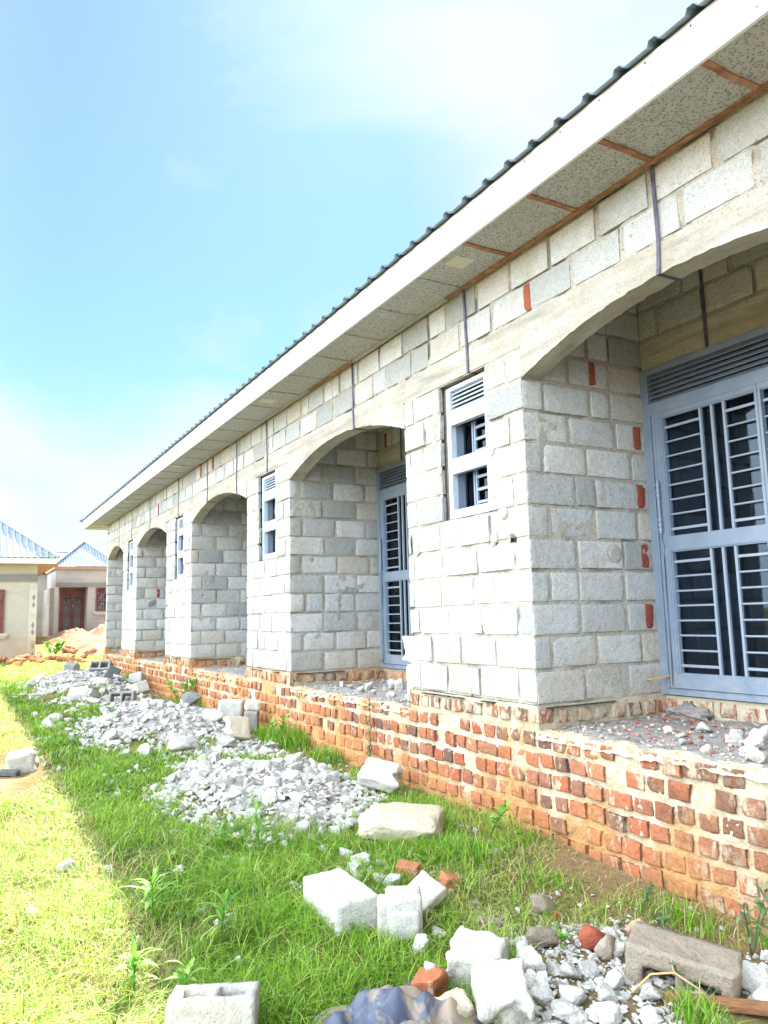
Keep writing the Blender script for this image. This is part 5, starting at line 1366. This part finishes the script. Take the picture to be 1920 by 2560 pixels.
X2 = -33.0
H2 = empty('plastered_house', (0, 0, 0), 'grey plastered house with red double door, porch and pyramid metal roof behind an earth heap', 'house')
w = MB()   # porch wing with the recessed entrance cut out
w.box(X2 - 4, X2, .52, 4.0, 2.25, 3.05); w.box(X2 - 4, X2, 1.88, 2.22, -.4, 2.25); w.box(X2 - 4, X2, 2.62, 4.0, -.4, 2.25)
w.box(X2 - 4, X2, 2.22, 2.62, -.4, 1.17); w.box(X2 - 4, X2, 2.22, 2.62, 2.22, 2.25); w.box(X2 - 4, X2 - 1.0, .4, 1.88, -.4, 2.25); w.box(X2 - 1.0, X2, .4, 1.88, -.6, .1)
w.build('wall', MT['plast2'], H2)
w = MB(); w.box(X2 - .17, X2 + .005, .5, .66, .1, 2.25); w.build('pillar', MT['quoin'], H2)
w = MB()
for z in (2.30, 2.35, 2.40, 2.44): w.box(X2 + .003, X2 + .05, .515, 4.0, z - .018, z + .018)
w.build('moulding', MT['band'], H2)
w = MB(); w.box(X2 - 14, X2 - 4.001, -4, 9, -.4, 3.05); w.build('wall', MT['plast2'], H2)
xd = X2 - .94
w = MB(); w.box(xd - .05, xd + .06, .83, .90, .12, 2.2); w.box(xd - .05, xd + .06, 1.80, 1.87, .12, 2.2); w.box(xd - .05, xd + .06, .90, 1.80, 2.12, 2.2); w.box(xd - .04, xd + .02, .90, 1.80, 1.86, 2.119)
dr = w.build('door', MT['redpaint'], H2)
for (y0, y1) in ((.905, 1.345), (1.355, 1.795)):
    l = MB()
    for (a, b, c_, d) in ((y0, y0 + .07, .12, 1.855), (y1 - .07, y1, .12, 1.855), (y0 + .07, y1 - .07, .12, .24), (y0 + .07, y1 - .07, .97, 1.08), (y0 + .07, y1 - .07, 1.80, 1.855)): l.box(xd, xd + .05, a, b, c_, d)
    lf = l.build('leaf', MT['redpaint'], dr)
    p = MB(); p.box(xd + .005, xd + .015, y0 + .07, y1 - .07, .24, .97); p.box(xd + .005, xd + .015, y0 + .07, y1 - .07, 1.08, 1.80); p.build('glass_pane', MT['dark'], lf)
    s_ = MB(); scroll(s_, (y0 + y1) / 2, .605, .26, .66, xd + .035); scroll(s_, (y0 + y1) / 2, 1.44, .26, .66, xd + .035); s_.build('grille', MT['scroll'], lf)
h_ = MB(); h_.tube([(xd + .05, 1.37, 1.42), (xd + .1, 1.37, 1.42)], .025, 8); h_.build('handle', MT['fascia'], dr)
w = MB()
for (a, b, c_, d) in ((2.22, 2.28, 1.17, 2.22), (2.98, 3.04, 1.17, 2.22), (2.28, 2.98, 2.16, 2.22), (2.28, 2.98, 1.60, 1.68), (2.28, 2.98, 1.92, 1.98), (2.28, 2.98, 1.17, 1.21)): w.box(X2 + .002, X2 + .05, a, b, c_, d)
for i in range(4): w.box(X2 + .004, X2 + .03, 2.28, 2.98, 1.99 + i * .045, 2.015 + i * .045)
wn = w.build('window', MT['redpaint'], H2)
p = MB(); p.box(X2 + .003, X2 + .012, 2.28, 2.98, 1.21, 1.60); p.box(X2 + .003, X2 + .012, 2.28, 2.98, 1.68, 1.92); p.build('glass_pane', MT['dark'], wn)
s_ = MB(); scroll(s_, 2.46, 1.40, .26, .36, X2 + .03); scroll(s_, 2.46, 1.80, .26, .22, X2 + .03); scroll(s_, 2.8, 1.40, .26, .36, X2 + .03); s_.build('grille', MT['scroll'], wn)
w = MB(); w.box(X2 + .002, X2 + .14, 2.1, 3.16, 1.06, 1.11); w.box(X2 + .002, X2 + .1, 2.15, 3.1, .99, 1.0599); w.build('window_sill', MT['quoin'], H2)
w = MB(); w.box(X2 + .10, X2 + .125, .45, 3.4, 3.04, 3.165); w.box(X2 - 4, X2 + .10, .45, .475, 3.04, 3.165); w.build('fascia', MT['ofascia'], H2)
w = MB(); W2 = 2.86; y0 = .42
ribbed(w, (X2 + .16, y0, 3.17), (0, 1, 0), (-1, 0, 0), .86, W2, lambda t: min(t, W2 - t), pitch=.12, ribh=.018, base=.06, top=.02)
ribbed(w, (X2 + .16, y0, 3.17), (-1, 0, 0), (0, 1, 0), .86, 6, lambda t: min(t, W2 / 2), pitch=.12, ribh=.018, base=.06, top=.02)
ribbed(w, (X2 + .16, y0 + W2, 3.17), (-1, 0, 0), (0, -1, 0), .86, 6, lambda t: min(t, W2 / 2), pitch=.12, ribh=.018, base=.06, top=.02)
zt = 3.17 + W2 / 2 * .86
for yy in (y0, y0 + W2): w.tube([(X2 + .16, yy, 3.2), (X2 + .16 - W2 / 2, y0 + W2 / 2, zt + .03)], .05, 6)
w.tube([(X2 + .16 - W2 / 2, y0 + W2 / 2, zt + .03), (X2 - 5.8, y0 + W2 / 2, zt + .03)], .05, 6)
w.build('roof', MT['galv'], H2)
w = MB(); hip_roof(w, X2 - 14.4, X2 - 3.7, -4.4, 9.4, 3.1, .27, pitch=.2, ribh=.025); w.build('roof', MT['galv'], H2)
# earth heap before the second house
def mound(name, cx, cy, rx, ry, h, mat, label, seed):
    mb = MB(); n = 46; pts = []
    for i in range(n):
        for j in range(n):
            u, v = i / (n - 1) * 2 - 1, j / (n - 1) * 2 - 1; x, y = cx + u * rx, cy + v * ry
            q = min(1, u * u + v * v)
            pts.append((x, y, G0(x, y) - .06 + h * (1 - q) ** 1.2 * (1 + .35 * ns(x * 1.1, y * 1.1, seed)) + (.14 * ns(x * 2, y * 2, seed + 1) + .08 * ns(x * 6, y * 6, seed + 1) + .05 * ns(x * 17, y * 17, seed)) * (1 - q)))
    mb.add(pts, grid_faces(n, n, False), 0, True); o = mb.build(name, mat); return tag(o, label, 'earth heap', kind='structure')
mound('earth_mound', -28.6, 2.6, 3.6, 2.9, .78, MT['earth'], 'heap of pale orange excavated earth before the grey house', 71)
mound('earth_mound', -30.3, 1.0, 2.0, 1.3, .5, MT['earth'], 'lower orange earth bank at the porch of the grey house', 75)
BRK = [rbox_mesh('fallen_brick', .24, .12, .09, MT['lbrick'], .014, .008, 6, 500 + i, [(0, 1, .05 * i)]) for i in range(4)]
for i in range(75):
    if i < 52: x, y = -23.2 + R.gauss(0, .8), -1.3 + R.gauss(0, 1.0); z = G(x, y) + .05 + .12 * max(0, R.random() - .5)
    else: x, y = -27.0 + R.gauss(0, .8), .9 + R.gauss(0, .6); z = G0(x, y) + .12
    put('fallen_brick', BRK[i % 4], (x, y, z), (R.uniform(-.5, .5), R.uniform(-.5, .5), R.uniform(0, 6)), 1.25, 'orange brick in the sunlit brick scatter before the cream house' if i < 52 else 'orange brick on the earth bank between the two houses', 'brick', 'bricks scattered before the houses' if i < 52 else 'bricks on the earth bank')
SC.cycles.use_denoising = True
